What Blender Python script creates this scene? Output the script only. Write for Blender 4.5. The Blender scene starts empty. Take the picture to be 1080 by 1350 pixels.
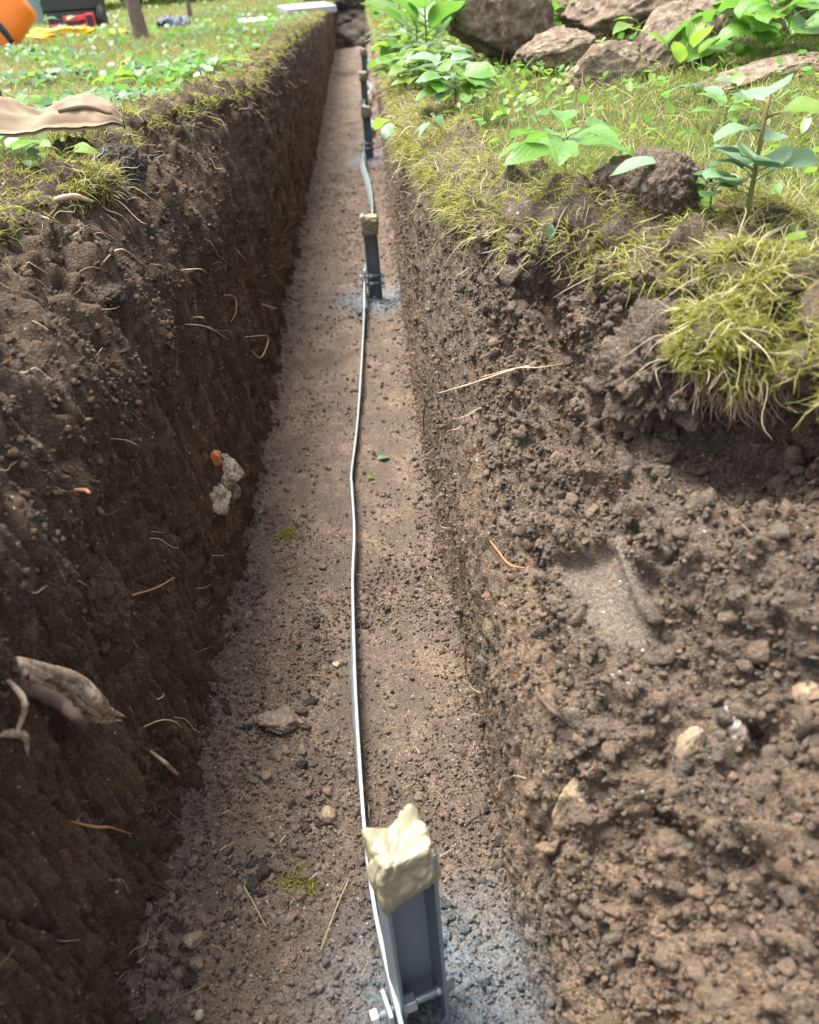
import bpy, bmesh, math, random
import numpy as np
from mathutils import Vector, Matrix, Euler

SC = bpy.context.scene
random.seed(7)
RNG = np.random.default_rng(7)

# ------------------------------------------------------------------ camera
FPX = 1080.0                       # focal length in photo pixels (photo 1080 x 1350)
VP = np.array([472 - 540.0, -60 - 675.0, FPX])          # where the trench direction (+Y) meets the picture
ND = np.array([660 - 540.0, 1575.8, FPX])               # where straight down meets it
Yc = VP / np.linalg.norm(VP)
Zc = -ND / np.linalg.norm(ND)
Zc = Zc - Yc * Zc.dot(Yc); Zc /= np.linalg.norm(Zc)
Xc = np.cross(Yc, Zc)
RIGHT = np.array([Xc[0], Yc[0], Zc[0]]); DOWN = np.array([Xc[1], Yc[1], Zc[1]]); FWD = np.array([Xc[2], Yc[2], Zc[2]])
CAM = np.array([0.0, 0.0, 0.27])
cd = bpy.data.cameras.new('camera'); cam = bpy.data.objects.new('camera', cd)
SC.collection.objects.link(cam); SC.camera = cam
m = Matrix(((RIGHT[0], -DOWN[0], -FWD[0], CAM[0]), (RIGHT[1], -DOWN[1], -FWD[1], CAM[1]), (RIGHT[2], -DOWN[2], -FWD[2], CAM[2]), (0, 0, 0, 1)))
cam.matrix_world = m
cd.sensor_fit = 'VERTICAL'; cd.sensor_height = 36.0; cd.lens = 36.0 * FPX / 1350.0
cd.clip_start = 0.01; cd.clip_end = 200
cd.dof.use_dof = True; cd.dof.focus_distance = 1.15; cd.dof.aperture_fstop = 6.6

# ------------------------------------------------------------------ world, sun, exposure
w = bpy.data.worlds.new('World'); SC.world = w; w.use_nodes = True
nt = w.node_tree
bg = nt.nodes['Background']; bg.inputs[1].default_value = 0.15
sky = nt.nodes.new('ShaderNodeTexSky'); sky.sky_type = 'NISHITA'; sky.sun_disc = False
SUN_EL, SUN_AZ = math.radians(70), math.radians(-58)       # azimuth from +Y, negative = towards -X (left)
sky.sun_elevation = SUN_EL; sky.sun_rotation = SUN_AZ
sky.air_density = 1.0; sky.dust_density = 4.0; sky.ozone_density = 1.0
hs = nt.nodes.new('ShaderNodeHueSaturation'); hs.inputs['Saturation'].default_value = 0.35
nt.links.new(sky.outputs[0], hs.inputs['Color']); nt.links.new(hs.outputs[0], bg.inputs[0])
ld = bpy.data.lights.new('sun', 'SUN'); ld.energy = 2.7; ld.angle = math.radians(30); ld.color = (1, .95, .86)
sun = bpy.data.objects.new('sun', ld); SC.collection.objects.link(sun)
sd = Vector((math.sin(SUN_AZ) * math.cos(SUN_EL), math.cos(SUN_AZ) * math.cos(SUN_EL), math.sin(SUN_EL)))
sun.rotation_euler = (-sd).to_track_quat('-Z', 'Y').to_euler()
SC.view_settings.view_transform = 'Standard'; SC.view_settings.look = 'None'
SC.view_settings.exposure = 1.97; SC.view_settings.gamma = 1.0; SC.view_settings.use_curve_mapping = False

# ------------------------------------------------------------------ numpy noise
_perm = np.random.default_rng(3).permutation(256).astype(np.int64)
_perm = np.concatenate([_perm, _perm, _perm])
_grad = np.random.default_rng(5).normal(size=(256, 3)); _grad /= np.linalg.norm(_grad, axis=1)[:, None]
_rnd = np.random.default_rng(9).random((256, 3))
def _h(ix, iy, iz):
    return _perm[_perm[_perm[ix & 255] + (iy & 255)] + (iz & 255)]
def gnoise(p):
    i = np.floor(p).astype(np.int64); f = p - i
    u = f * f * f * (f * (f * 6 - 15) + 10)
    out = 0
    for dx in (0, 1):
        wx = u[:, 0] if dx else 1 - u[:, 0]
        for dy in (0, 1):
            wy = u[:, 1] if dy else 1 - u[:, 1]
            for dz in (0, 1):
                wz = u[:, 2] if dz else 1 - u[:, 2]
                g = _grad[_h(i[:, 0] + dx, i[:, 1] + dy, i[:, 2] + dz)]
                out = out + wx * wy * wz * (g[:, 0] * (f[:, 0] - dx) + g[:, 1] * (f[:, 1] - dy) + g[:, 2] * (f[:, 2] - dz))
    return out * 1.4
def fbm(p, octv=4, gain=.5):
    a, s, o = 1.0, 0, 0
    for k in range(octv):
        s = s + a * gnoise(p * 2 ** k + 17.3 * k); o += a; a *= gain
    return s / o
def worley(p):
    i = np.floor(p).astype(np.int64); f = p - i
    d1 = np.full(len(p), 9.0); d2 = np.full(len(p), 9.0); cid = np.zeros(len(p))
    for dx in (-1, 0, 1):
        for dy in (-1, 0, 1):
            for dz in (-1, 0, 1):
                h = _h(i[:, 0] + dx, i[:, 1] + dy, i[:, 2] + dz)
                q = _rnd[h]
                d = (q[:, 0] + dx - f[:, 0]) ** 2 + (q[:, 1] + dy - f[:, 1]) ** 2 + (q[:, 2] + dz - f[:, 2]) ** 2
                n = d < d1
                d2 = np.where(n, d1, np.minimum(d2, d)); cid = np.where(n, h / 255.0, cid); d1 = np.where(n, d, d1)
    return np.sqrt(d1), np.sqrt(d2), cid
def lumps(p):                       # rounded clods of uneven height, 0..1
    d1, d2, c = worley(p)
    return np.clip(1 - (d1 / .75) ** 2, 0, 1) * (.25 + .75 * c)
def clods(q, s, seed=0, warp=.35):   # angular crumbs parted by crevices, 0..1
    w_ = np.stack([gnoise(q * s * .9 + 5.1 + seed), gnoise(q * s * .9 + 41.7 + seed), gnoise(q * s * .9 + 83.3 + seed)], 1)
    d1, d2, c = worley(q * s + warp * w_ + seed * 3.7)
    return np.clip((d2 - d1) * 2.0, 0, 1) ** .7 * (.15 + .85 * c)
def ridged(q, octv=3):
    a, o, s = 1.0, 0, 0
    for k in range(octv):
        s = s + a * (1 - np.abs(gnoise(q * 2 ** k + 13.1 * k)) * 1.8); o += a; a *= .55
    return s / o
def sstep(a, b, x):
    t = np.clip((x - a) / (b - a), 0, 1); return t * t * (3 - 2 * t)

# ------------------------------------------------------------------ object helpers
def add(o):
    SC.collection.objects.link(o); return o
def tag(o, label=None, cat=None, group=None, kind=None):
    if label: o['label'] = label
    if cat: o['category'] = cat
    if group: o['group'] = group
    if kind: o['kind'] = kind
    return o
def nmesh(name, V, F, mats, mi=None, parent=None, smooth=True):
    V = np.asarray(V, dtype=np.float32).reshape(-1, 3); F = np.asarray(F, dtype=np.int32)
    n, k = F.shape
    me = bpy.data.meshes.new(name)
    me.vertices.add(len(V)); me.vertices.foreach_set('co', V.ravel())
    me.loops.add(n * k); me.loops.foreach_set('vertex_index', F.ravel())
    me.polygons.add(n); me.polygons.foreach_set('loop_start', np.arange(0, n * k, k, dtype=np.int32))
    if smooth: me.polygons.foreach_set('use_smooth', np.ones(n, dtype=bool))
    for mm in (mats if isinstance(mats, (list, tuple)) else [mats]): me.materials.append(mm)
    if mi is not None: me.polygons.foreach_set('material_index', np.asarray(mi, dtype=np.int32))
    me.update(calc_edges=True); me.validate()
    o = add(bpy.data.objects.new(name, me))
    if parent is not None: o.parent = parent
    return o
def bobj(name, bm, mat, parent=None, smooth=False, bevel=0):
    me = bpy.data.meshes.new(name); bm.to_mesh(me); bm.free()
    me.materials.append(mat)
    if smooth:
        for p in me.polygons: p.use_smooth = True
    o = add(bpy.data.objects.new(name, me))
    if parent is not None: o.parent = parent
    if bevel:
        b = o.modifiers.new('bevel', 'BEVEL'); b.width = bevel; b.segments = 2; b.limit_method = 'ANGLE'
    return o
def empty(name, loc, rz=0, rx=0, ry=0):
    o = bpy.data.objects.new(name, None); o.location = loc; o.rotation_euler = (rx, ry, rz); o.empty_display_size = .05
    return add(o)
def gridfaces(ny, nx, off=0):
    i = np.arange(ny * nx).reshape(ny, nx)
    return np.stack([i[:-1, :-1], i[:-1, 1:], i[1:, 1:], i[1:, :-1]], -1).reshape(-1, 4) + off
def box(bm, c, s, rot=None):
    r = bmesh.ops.create_cube(bm, size=1)
    for v in r['verts']:
        p = Vector((v.co.x * s[0], v.co.y * s[1], v.co.z * s[2]))
        if rot is not None: p = rot @ p
        v.co = p + Vector(c)
def cyl(bm, c, r, h, axis='Z', seg=16, r2=None):
    R = bmesh.ops.create_cone(bm, cap_ends=True, segments=seg, radius1=r, radius2=r if r2 is None else r2, depth=h)
    for v in R['verts']:
        x, y, z = v.co
        v.co = Vector((z, y, -x) if axis == 'X' else ((x, z, -y) if axis == 'Y' else (x, y, z))) + Vector(c)
def tube_arrays(pts, rad, seg=7, rough=0.0, seed=0):
    pts = np.asarray(pts, float); n = len(pts); rad = np.broadcast_to(rad, n)
    T = np.gradient(pts, axis=0); T /= np.linalg.norm(T, axis=1)[:, None] + 1e-9
    up = np.array([0.31, 0.17, 0.93]); A = np.cross(T, up); A /= np.linalg.norm(A, axis=1)[:, None] + 1e-9; B = np.cross(T, A)
    th = np.linspace(0, 2 * math.pi, seg, endpoint=False)
    r = rad[:, None] * np.ones(seg)
    if rough: r = r * (1 + rough * np.random.default_rng(seed).normal(size=r.shape))
    V = pts[:, None] + r[..., None] * (np.cos(th)[None, :, None] * A[:, None] + np.sin(th)[None, :, None] * B[:, None])
    F = []
    for i in range(n - 1):
        for j in range(seg):
            F.append((i * seg + j, i * seg + (j + 1) % seg, (i + 1) * seg + (j + 1) % seg, (i + 1) * seg + j))
    V = V.reshape(-1, 3); k = len(V); V = np.vstack([V, pts[0], pts[-1]])
    for j in range(seg):
        F.append((k, (j + 1) % seg, j, j)); a = (n - 1) * seg
        F.append((k + 1, a + j, a + (j + 1) % seg, a + (j + 1) % seg))
    return V, F
def smooth_path(pts, n=24):
    pts = np.asarray(pts, float); k = len(pts)
    if k < 3:
        t = np.linspace(0, 1, n)[:, None]; return pts[0] * (1 - t) + pts[-1] * t
    P = np.vstack([2 * pts[0] - pts[1], pts, 2 * pts[-1] - pts[-2]]); out = []
    for s in np.linspace(0, k - 1 - 1e-6, n):
        i = int(s); t = s - i; a, b, c, d = P[i:i + 4]
        out.append(.5 * (2 * b + (c - a) * t + (2 * a - 5 * b + 4 * c - d) * t * t + (3 * b - a - 3 * c + d) * t ** 3))
    return np.array(out)
def tube(name, pts, rad, mat, parent=None, n=24, seg=7, rough=0, seed=0):
    P = smooth_path(pts, n); r = np.interp(np.linspace(0, 1, n), np.linspace(0, 1, len(np.atleast_1d(rad))), np.atleast_1d(rad))
    V, F = tube_arrays(P, r, seg, rough, seed)
    bm = bmesh.new(); vs = [bm.verts.new(v) for v in V]
    for f in F:
        f = list(dict.fromkeys(f))
        try: bm.faces.new([vs[i] for i in f])
        except ValueError: pass
    bmesh.ops.recalc_face_normals(bm, faces=bm.faces)
    return bobj(name, bm, mat, parent, True)

# ------------------------------------------------------------------ material helpers
class NT:
    def __init__(s, name):
        s.m = bpy.data.materials.new(name); s.m.use_nodes = True; s.t = s.m.node_tree
        s.b = s.t.nodes['Principled BSDF']; s.out = s.t.nodes['Material Output']
        s.tc = s.t.nodes.new('ShaderNodeTexCoord')
    def n(s, typ, **kw):
        nd = s.t.nodes.new(typ)
        for k, v in kw.items(): setattr(nd, k, v)
        return nd
    def l(s, a, b): s.t.links.new(a, b)
    def coord(s, world=False, scale=(1, 1, 1)):
        src = s.n('ShaderNodeNewGeometry').outputs['Position'] if world else s.tc.outputs['Object']
        mp = s.n('ShaderNodeMapping'); mp.inputs['Scale'].default_value = scale; s.l(src, mp.inputs[0]); return mp.outputs[0]
    def noise(s, v, scale, detail=4, rough=.6):
        nd = s.n('ShaderNodeTexNoise'); nd.inputs['Scale'].default_value = scale; nd.inputs['Detail'].default_value = detail
        nd.inputs['Roughness'].default_value = rough; s.l(v, nd.inputs['Vector']); return nd.outputs['Fac']
    def vor(s, v, scale, out='Distance'):
        nd = s.n('ShaderNodeTexVoronoi'); nd.inputs['Scale'].default_value = scale; s.l(v, nd.inputs['Vector']); return nd.outputs[out]
    def ramp(s, f, stops):
        nd = s.n('ShaderNodeValToRGB'); cr = nd.color_ramp
        while len(cr.elements) < len(stops): cr.elements.new(.5)
        for e, (p, c) in zip(cr.elements, stops):
            e.position = p; e.color = (c, c, c, 1) if not hasattr(c, '__len__') else (*c, 1)
        s.l(f, nd.inputs[0]); return nd.outputs[0]
    def mix(s, f, a, b, mode='MIX'):
        nd = s.n('ShaderNodeMix'); nd.data_type = 'RGBA'; nd.blend_type = mode
        for sock, v in ((nd.inputs[0], f), (nd.inputs[6], a), (nd.inputs[7], b)):
            if hasattr(v, 'links'): s.l(v, sock)
            elif hasattr(v, '__len__'): sock.default_value = (*v, 1)
            else: sock.default_value = v
        return nd.outputs[2]
    def math(s, op, a, b=0.0, clamp=False):
        nd = s.n('ShaderNodeMath', operation=op); nd.use_clamp = clamp
        for sock, v in ((nd.inputs[0], a), (nd.inputs[1], b)):
            if hasattr(v, 'links'): s.l(v, sock)
            else: sock.default_value = v
        return nd.outputs[0]
    def bump(s, h, strength=.5, dist=.002):
        nd = s.n('ShaderNodeBump'); nd.inputs['Strength'].default_value = strength; nd.inputs['Distance'].default_value = dist
        s.l(h, nd.inputs['Height']); s.l(nd.outputs[0], s.b.inputs['Normal'])
    def col(s, c):
        if hasattr(c, 'links'): s.l(c, s.b.inputs['Base Color'])
        else: s.b.inputs['Base Color'].default_value = (*c, 1)
    def set(s, rough=None, metal=None, spec=None):
        for k, v in (('Roughness', rough), ('Metallic', metal), ('Specular IOR Level', spec)):
            if v is None: continue
            if hasattr(v, 'links'): s.l(v, s.b.inputs[k])
            else: s.b.inputs[k].default_value = v

PAINT = []       # (x, y, radius) of the grey spray round the posts, filled below before the soil material is made

def soil_material(name, dark, mid, clay, clay_bias, humus=0.45, speck=1.0, shine=.0, streak=0.0, damp=0.0, crumbs=False):
    s = NT(name); v = s.coord(True)
    n1 = s.noise(v, 7, 5); n2 = s.noise(v, 38, 5, .65); n3 = s.noise(v, 230, 4, .7)
    c = s.mix(s.ramp(n2, [(.32, 0), (.68, 1)]), dark, mid)
    c = s.mix(s.ramp(n1, [(.5 - clay_bias, 0), (.72 - clay_bias, 1)]), c, s.mix(s.ramp(n2, [(.3, 0), (.7, 1)]), tuple(x * .62 for x in clay), clay))
    c = s.mix(s.math('MULTIPLY', s.ramp(n3, [(.38, 1), (.6, 0)]), .72), c, tuple(x * .45 for x in dark))
    if humus:                                   # dark topsoil band under the turf: a real layer of the ground
        sep = s.n('ShaderNodeSeparateXYZ'); s.l(v, sep.inputs[0])
        z = s.math('ADD', sep.outputs[2], s.math('MULTIPLY', s.math('SUBTRACT', n1, .5), .35))
        f = s.n('ShaderNodeMapRange'); s.l(z, f.inputs[0])
        f.inputs[1].default_value = -.36; f.inputs[2].default_value = -.08
        c = s.mix(s.math('MULTIPLY', f.outputs[0], humus), c, s.mix(n2, (.040, .032, .026), (.105, .084, .068)))
    n4 = s.noise(v, 620, 3, .7)
    c = s.mix(s.ramp(n4, [(.4, .55), (.52, 0)]), c, tuple(x * .4 for x in dark))
    c = s.mix(s.ramp(n4, [(.56, 0), (.66, .5)]), c, tuple(min(1, x * 1.5) for x in mid))
    if streak:
        ns = s.noise(s.coord(True, (1, 1, .13)), 190, 5, .65)
        c = s.mix(s.ramp(ns, [(.36, .6), (.5, 0)]), c, tuple(x * .6 for x in dark)); c = s.mix(s.ramp(ns, [(.54, 0), (.66, .35)]), c, tuple(min(1, x * 1.3) for x in mid))
    # pale and dark mineral grains
    vo = s.n('ShaderNodeTexVoronoi'); vo.inputs['Scale'].default_value = 260; s.l(v, vo.inputs['Vector'])
    sv = s.n('ShaderNodeSeparateColor'); s.l(vo.outputs['Color'], sv.inputs[0])
    g = s.math('MULTIPLY', s.math('GREATER_THAN', sv.outputs[0], 1 - .055 * speck), s.math('LESS_THAN', vo.outputs['Distance'], .42))
    if damp:
        n5 = s.noise(s.coord(True, (1, .7, 1)), 13, 6, .72); c = s.mix(s.math('MULTIPLY', s.ramp(n5, [(.47, 1), (.56, 0)]), damp), c, s.mix(n3, tuple(x * .5 for x in dark), tuple(x * .62 for x in mid)))
    c = s.mix(g, c, s.mix(sv.outputs[1], (.30, .25, .19), (.52, .48, .42)))
    g2 = s.math('MULTIPLY', s.math('LESS_THAN', sv.outputs[0], .012), s.math('LESS_THAN', vo.outputs['Distance'], .45))
    c = s.mix(g2, c, (.20, .085, .04))
    if crumbs:                                  # every crumb broke off another lump: its own tone
        ri = s.n('ShaderNodeNewGeometry').outputs['Random Per Island']
        tone = s.ramp(ri, [(0, tuple(x * .8 for x in dark)), (.3, tuple(x * .62 for x in mid)), (.6, mid), (.82, tuple(x * .85 for x in clay)), (.95, mid), (1, tuple(min(1, x * 1.1) for x in clay))])
        c = s.mix(.5, c, tone)
    # grey zinc spray dusted round the posts
    pm = None
    pos = s.n('ShaderNodeNewGeometry').outputs['Position']
    for (x, y, z, r) in PAINT:
        d = s.n('ShaderNodeVectorMath', operation='DISTANCE'); s.l(pos, d.inputs[0]); d.inputs[1].default_value = (x, y, z)
        k = s.math('ADD', s.math('DIVIDE', d.outputs['Value'], r), s.math('MULTIPLY', s.math('SUBTRACT', n2, .5), .9))
        mr = s.n('ShaderNodeMapRange'); s.l(k, mr.inputs[0]); mr.inputs[1].default_value = 1.1; mr.inputs[2].default_value = .35
        pm = mr.outputs[0] if pm is None else s.math('MAXIMUM', pm, mr.outputs[0])
    if pm is not None:
        pf = s.math('MULTIPLY', pm, s.ramp(n3, [(.36, .1), (.56, .95)]), True)
        c = s.mix(pf, c, s.mix(n3, (.09, .115, .14), (.36, .44, .50))); s.set(metal=s.math('MULTIPLY', pf, .4))
    s.col(c)
    s.set(rough=s.ramp(n3, [(.3, .62 - shine), (.6, .95)]), spec=.35)
    hgt = s.math('ADD', s.math('MULTIPLY', s.noise(v, 300, 6, .75), 1.5), s.math('MULTIPLY', s.math('SUBTRACT', 1.0, s.vor(v, 330)), .6))
    if streak: hgt = s.math('ADD', hgt, s.math('MULTIPLY', ns, 1.6 * streak))
    s.bump(hgt, 1.0, .0055)
    return s.m

def leaf_material(name, c1, c2, gloss=.45, trans=.35, islands=True):
    s = NT(name); v = s.coord(False)
    n1 = s.noise(v, 60, 4)
    if islands:
        g = s.n('ShaderNodeNewGeometry').outputs['Random Per Island']; f = s.math('ADD', s.math('MULTIPLY', g, .75), s.math('MULTIPLY', n1, .35))
    else: f = n1
    s.col(s.mix(f, c1, c2)); s.set(rough=gloss, spec=.4)
    wv = s.n('ShaderNodeTexWave'); wv.bands_direction = 'DIAGONAL'; wv.inputs['Scale'].default_value = 5; wv.inputs['Distortion'].default_value = 1.5; s.l(v, wv.inputs['Vector'])
    s.bump(s.math('ADD', s.noise(v, 12, 4), s.math('MULTIPLY', wv.outputs['Fac'], .3)), .18, .008) if islands is not None and 'leaf' in name else s.bump(s.noise(v, 300, 3), .25, .001)
    t = s.n('ShaderNodeBsdfTranslucent'); s.l(s.mix(f, tuple(min(1, x * 1.5) for x in c1), tuple(min(1, x * 1.5) for x in c2)), t.inputs[0])
    mx = s.n('ShaderNodeMixShader'); mx.inputs[0].default_value = trans
    s.l(s.b.outputs[0], mx.inputs[1]); s.l(t.outputs[0], mx.inputs[2]); s.l(mx.outputs[0], s.out.inputs[0])
    return s.m
def rock_material(name, c1, c2, c3, sc=1.0, moss=0):
    s = NT(name); v = s.coord(False); n1 = s.noise(v, 9 * sc, 6, .65); n2 = s.noise(v, 70 * sc, 5, .7)
    c = s.mix(s.ramp(n1, [(.35, 0), (.65, 1)]), c1, c2); c = s.mix(s.ramp(n2, [(.5, 0), (.68, 1)]), c, c3)
    c = s.mix(s.math('MULTIPLY', s.ramp(n2, [(.3, 1), (.45, 0)]), .7), c, tuple(x * .4 for x in c1))
    if sc > 1.5: c = s.mix(s.math('MULTIPLY', s.ramp(s.noise(v, 26 * sc, 5, .7), [(.48, 0), (.58, 1)]), .8), c, s.mix(n2, (.07, .05, .036), (.17, .125, .09)))
    if moss: c = s.mix(s.math('MULTIPLY', s.ramp(s.noise(v, 5 * sc, 3), [(.55, 0), (.68, 1)]), moss), c, (.09, .12, .03))
    s.col(c); s.set(rough=.9, spec=.25); s.bump(s.math('ADD', n2, s.noise(v, 260 * sc, 4, .7)), .7, .004 / sc); return s.m
def plain(name, c, rough=.5, metal=0, var=.25, sc=40, bump=.15, aniso=(1, 1, 1)):
    s = NT(name); v = s.coord(False, aniso); n = s.noise(v, sc, 5)
    s.col(s.mix(n, tuple(x * (1 - var) for x in c), tuple(min(1, x * (1 + var)) for x in c)))
    s.set(rough=s.ramp(n, [(.3, max(0, rough - .1)), (.7, min(1, rough + .1))]), metal=metal)
    if bump: s.bump(s.noise(v, sc * 4, 4), bump, .001)
    return s.m

# ------------------------------------------------------------------ where things stand
def gz(y): return -.13 * sstep(3, 10, np.asarray(y, float))          # lawn falls gently away
def gl_(y): return gz(y) + .045 * (1 - sstep(1.7, 2.6, np.asarray(y, float)))     # the open lawn stands a little higher nearby
def fz(y): return -.63 + .06 * sstep(4, 10, np.asarray(y, float))    # trench floor
Y_END = 10.6
def ray(px, py):
    d = RIGHT * (px - 540) + DOWN * (py - 675) + FWD * FPX
    return d / np.linalg.norm(d)
def on_plane(px, py, zf):
    """point of the level zf(y) that the photograph shows at this pixel"""
    d = ray(px, py); z = zf(2.0) if callable(zf) else zf; p = None
    for _ in range(12):
        p = CAM + d * ((z - CAM[2]) / d[2])
        if callable(zf): z = .5 * z + .5 * float(zf(p[1]))
    return p
def on_floor(px, py, up=0.0): return on_plane(px, py, lambda y: float(fz(y)) + up)
def on_lawn(px, py, up=0.0): return on_plane(px, py, lambda y: float(gz(y)) + up)
def at_depth(px, py, y):
    d = ray(px, py); return CAM + d * ((y - CAM[1]) / d[1])
def project(P):
    q = np.asarray(P) - CAM; z = q @ FWD
    return q @ RIGHT / z * FPX + 540, q @ DOWN / z * FPX + 675, z

POSTS = []
for (px, py, h, rz) in ((556, 1338, .285, 18), (496, 397, .25, 6), (488, 211, .25, 4), (483, 150, .24, 5), (482.5, 110, .24, 3), (482, 84, .2, 4)):
    p = on_floor(px, py); POSTS.append((p[0], p[1], p[2], h, math.radians(rz)))
PAINT = [(POSTS[0][0] + .03, POSTS[0][1] - .0, POSTS[0][2], .155), (POSTS[1][0] + .005, POSTS[1][1], POSTS[1][2], .16), (POSTS[2][0], POSTS[2][1], POSTS[2][2], .15)]

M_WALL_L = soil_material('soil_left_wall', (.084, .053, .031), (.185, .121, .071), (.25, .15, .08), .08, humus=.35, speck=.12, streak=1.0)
M_WALL_R = soil_material('soil_right_wall', (.125, .092, .066), (.29, .222, .163), (.42, .275, .17), .14, humus=.4, speck=.25, streak=.6)
M_FLOOR = soil_material('soil_floor', (.15, .11, .082), (.335, .252, .192), (.44, .31, .225), .12, damp=.85, humus=False, speck=.45, shine=.12)
M_TOP = soil_material('soil_topsoil', (.06, .048, .038), (.135, .108, .082), (.16, .12, .08), -.1, humus=False, speck=.4)
def crumb_variant(name, **k): return soil_material(name, crumbs=True, **k)
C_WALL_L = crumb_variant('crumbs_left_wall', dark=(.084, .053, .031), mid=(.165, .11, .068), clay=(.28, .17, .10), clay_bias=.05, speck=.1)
C_WALL_R = crumb_variant('crumbs_right_wall', dark=(.09, .068, .051), mid=(.24, .185, .14), clay=(.38, .25, .16), clay_bias=.1, speck=.2)
C_FLOOR = crumb_variant('crumbs_floor', dark=(.10, .074, .056), mid=(.29, .22, .168), clay=(.42, .29, .205), clay_bias=.1, humus=0, speck=.3)
M_DCLOD = soil_material('soil_dark_clod', (.045, .034, .027), (.11, .082, .062), (.15, .10, .07), -.05, humus=False, speck=.25, shine=.1)

# ------------------------------------------------------------------ the trench and the ground
ys = [-.35]
while ys[-1] < Y_END: ys.append(ys[-1] + .0036 * max(.92, ys[-1] * 1.3))
YS = np.array(ys); NY = len(YS)
SURF = []            # every soil surface, for standing things on it
def table(yk, rows, Y):
    return np.stack([np.interp(Y, yk, r) for r in rows], 1)
def mono(tk, vals, t):           # smooth interpolation over the height, vals [ny, k]
    out = np.zeros((len(vals), len(t)))
    d = np.gradient(vals, tk, axis=1)
    for j, tt in enumerate(t):
        i = min(max(np.searchsorted(tk, tt) - 1, 0), len(tk) - 2); h = tk[i + 1] - tk[i]; s = (tt - tk[i]) / h
        out[:, j] = ((2 * s**3 - 3 * s**2 + 1) * vals[:, i] + (s**3 - 2 * s**2 + s) * h * d[:, i] + (-2 * s**3 + 3 * s**2) * vals[:, i + 1] + (s**3 - s**2) * h * d[:, i + 1])
    return out
def soft(Y, k, seed):            # slow wander of an edge
    return fbm(np.stack([Y * k, np.full_like(Y, seed), np.zeros_like(Y)], 1), 3)

# left wall ---------------------------------------------------------------
NT_ = 190; LIP = 18
t = np.linspace(0, 1, NT_)
ykL = [-.35, .9, 1.15, 1.25, 1.36, 1.58, 1.68, 1.8, 2.2, 2.8, 11]
rimL = np.interp(YS, ykL, [-.45, -.45, -.425, -.395, -.40, -.42, -.40, -.37, -.34, -.325, -.315]) + .022 * soft(YS, 3.0, 2.2)
topL = np.interp(YS, ykL, [-.37, -.365, -.352, -.34, -.342, -.35, -.345, -.336, -.326, -.318, -.312])
midL = np.interp(YS, [-.35, .6, 1.2, 2.2, 11], [-.335, -.33, -.315, -.315, -.315])
botL = np.interp(YS, [-.35, .5, 1.3, 2.5, 11], [-.315, -.31, -.295, -.315, -.325]) + .012 * soft(YS, 2.5, 7.7)
XL = mono([0, .5, .9, 1.0], np.stack([botL, midL, topL, rimL], 1), t)
zt, zb = gz(YS), fz(YS); ztl = gl_(YS)
ZL = zb[:, None] + (ztl - zb)[:, None] * t[None]
lip = np.linspace(0, 1, LIP + 1)[1:]
XL = np.hstack([XL, rimL[:, None] - .09 * lip[None]]); ZL = np.hstack([ZL, np.repeat(ztl[:, None], LIP, 1)])
PL = np.stack([XL, np.repeat(YS[:, None], XL.shape[1], 1), ZL], -1)
def normals(P):
    a = np.gradient(P, axis=0); b = np.gradient(P, axis=1); n = np.cross(a, b); return n / (np.linalg.norm(n, axis=-1)[..., None] + 1e-12)
TL = np.concatenate([t, np.ones(LIP)])[None].repeat(NY, 0).ravel()
q = PL.reshape(-1, 3)
streak = fbm(q * np.array([14, 46, 5.0]), 3)                        # vertical spade and bucket marks
big = fbm(q * 6.5 + 3, 4)
mid_ = fbm(q * 30 + 9, 4, .6)
msk = sstep(-.1, .35, fbm(q * 5.5 + 31, 3)) * .8 + .2
rough_near = 1 - sstep(.9, 1.35, q[:, 1]) * .5
holes = sstep(.28, .5, fbm(q * np.array([22, 22, 16]) + 71, 3))
shave = sstep(.15, .5, fbm(q * np.array([5, 9, 2.2]) + 61, 3))               # flat spade-cut facets
fine = fbm(q * np.array([60, 150, 24.0]) + 7, 3)
D = .020 * streak + .012 * big + .012 * big * sstep(.55, .9, TL) + (1 - .8 * shave) * (.009 * mid_ + msk * (.010 * clods(q, 44, 1) + .006 * clods(q, 90, 2)) * (.6 + .7 * rough_near)) + .006 * fine + .004 * fbm(q * 120 + 3, 3, .7) - .030 * holes
D += .012 * sstep(.1, .25, gnoise(q * np.array([6, 18, 2.5]) + 33)) - .016 * (1 - np.abs(gnoise(q * np.array([8, 30, 4.0]) + 3)) * 4).clip(0, 1) ** 2 - .010 * (1 - np.abs(gnoise(q * np.array([12, 60, 9.0]) + 23)) * 4).clip(0, 1) ** 2
topb = sstep(.72, 1, TL)
D += topb * (.014 * clods(q, 24, 3) + .012 * fbm(q * 20 + 55, 3))
D *= 1 - .35 * sstep(2, 6, q[:, 1])
n = normals(PL)
if n[NY // 2, NT_ // 2, 0] < 0: n = -n
PL = PL + n * D.reshape(PL.shape[:2])[..., None]
PL[..., 2] += .004 * fbm(q * 40 + 90, 2).reshape(PL.shape[:2])
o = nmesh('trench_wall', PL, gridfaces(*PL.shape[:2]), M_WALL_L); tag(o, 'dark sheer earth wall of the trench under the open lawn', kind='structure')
SURF.append(('L', PL, TL.reshape(PL.shape[:2]), n))

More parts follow.
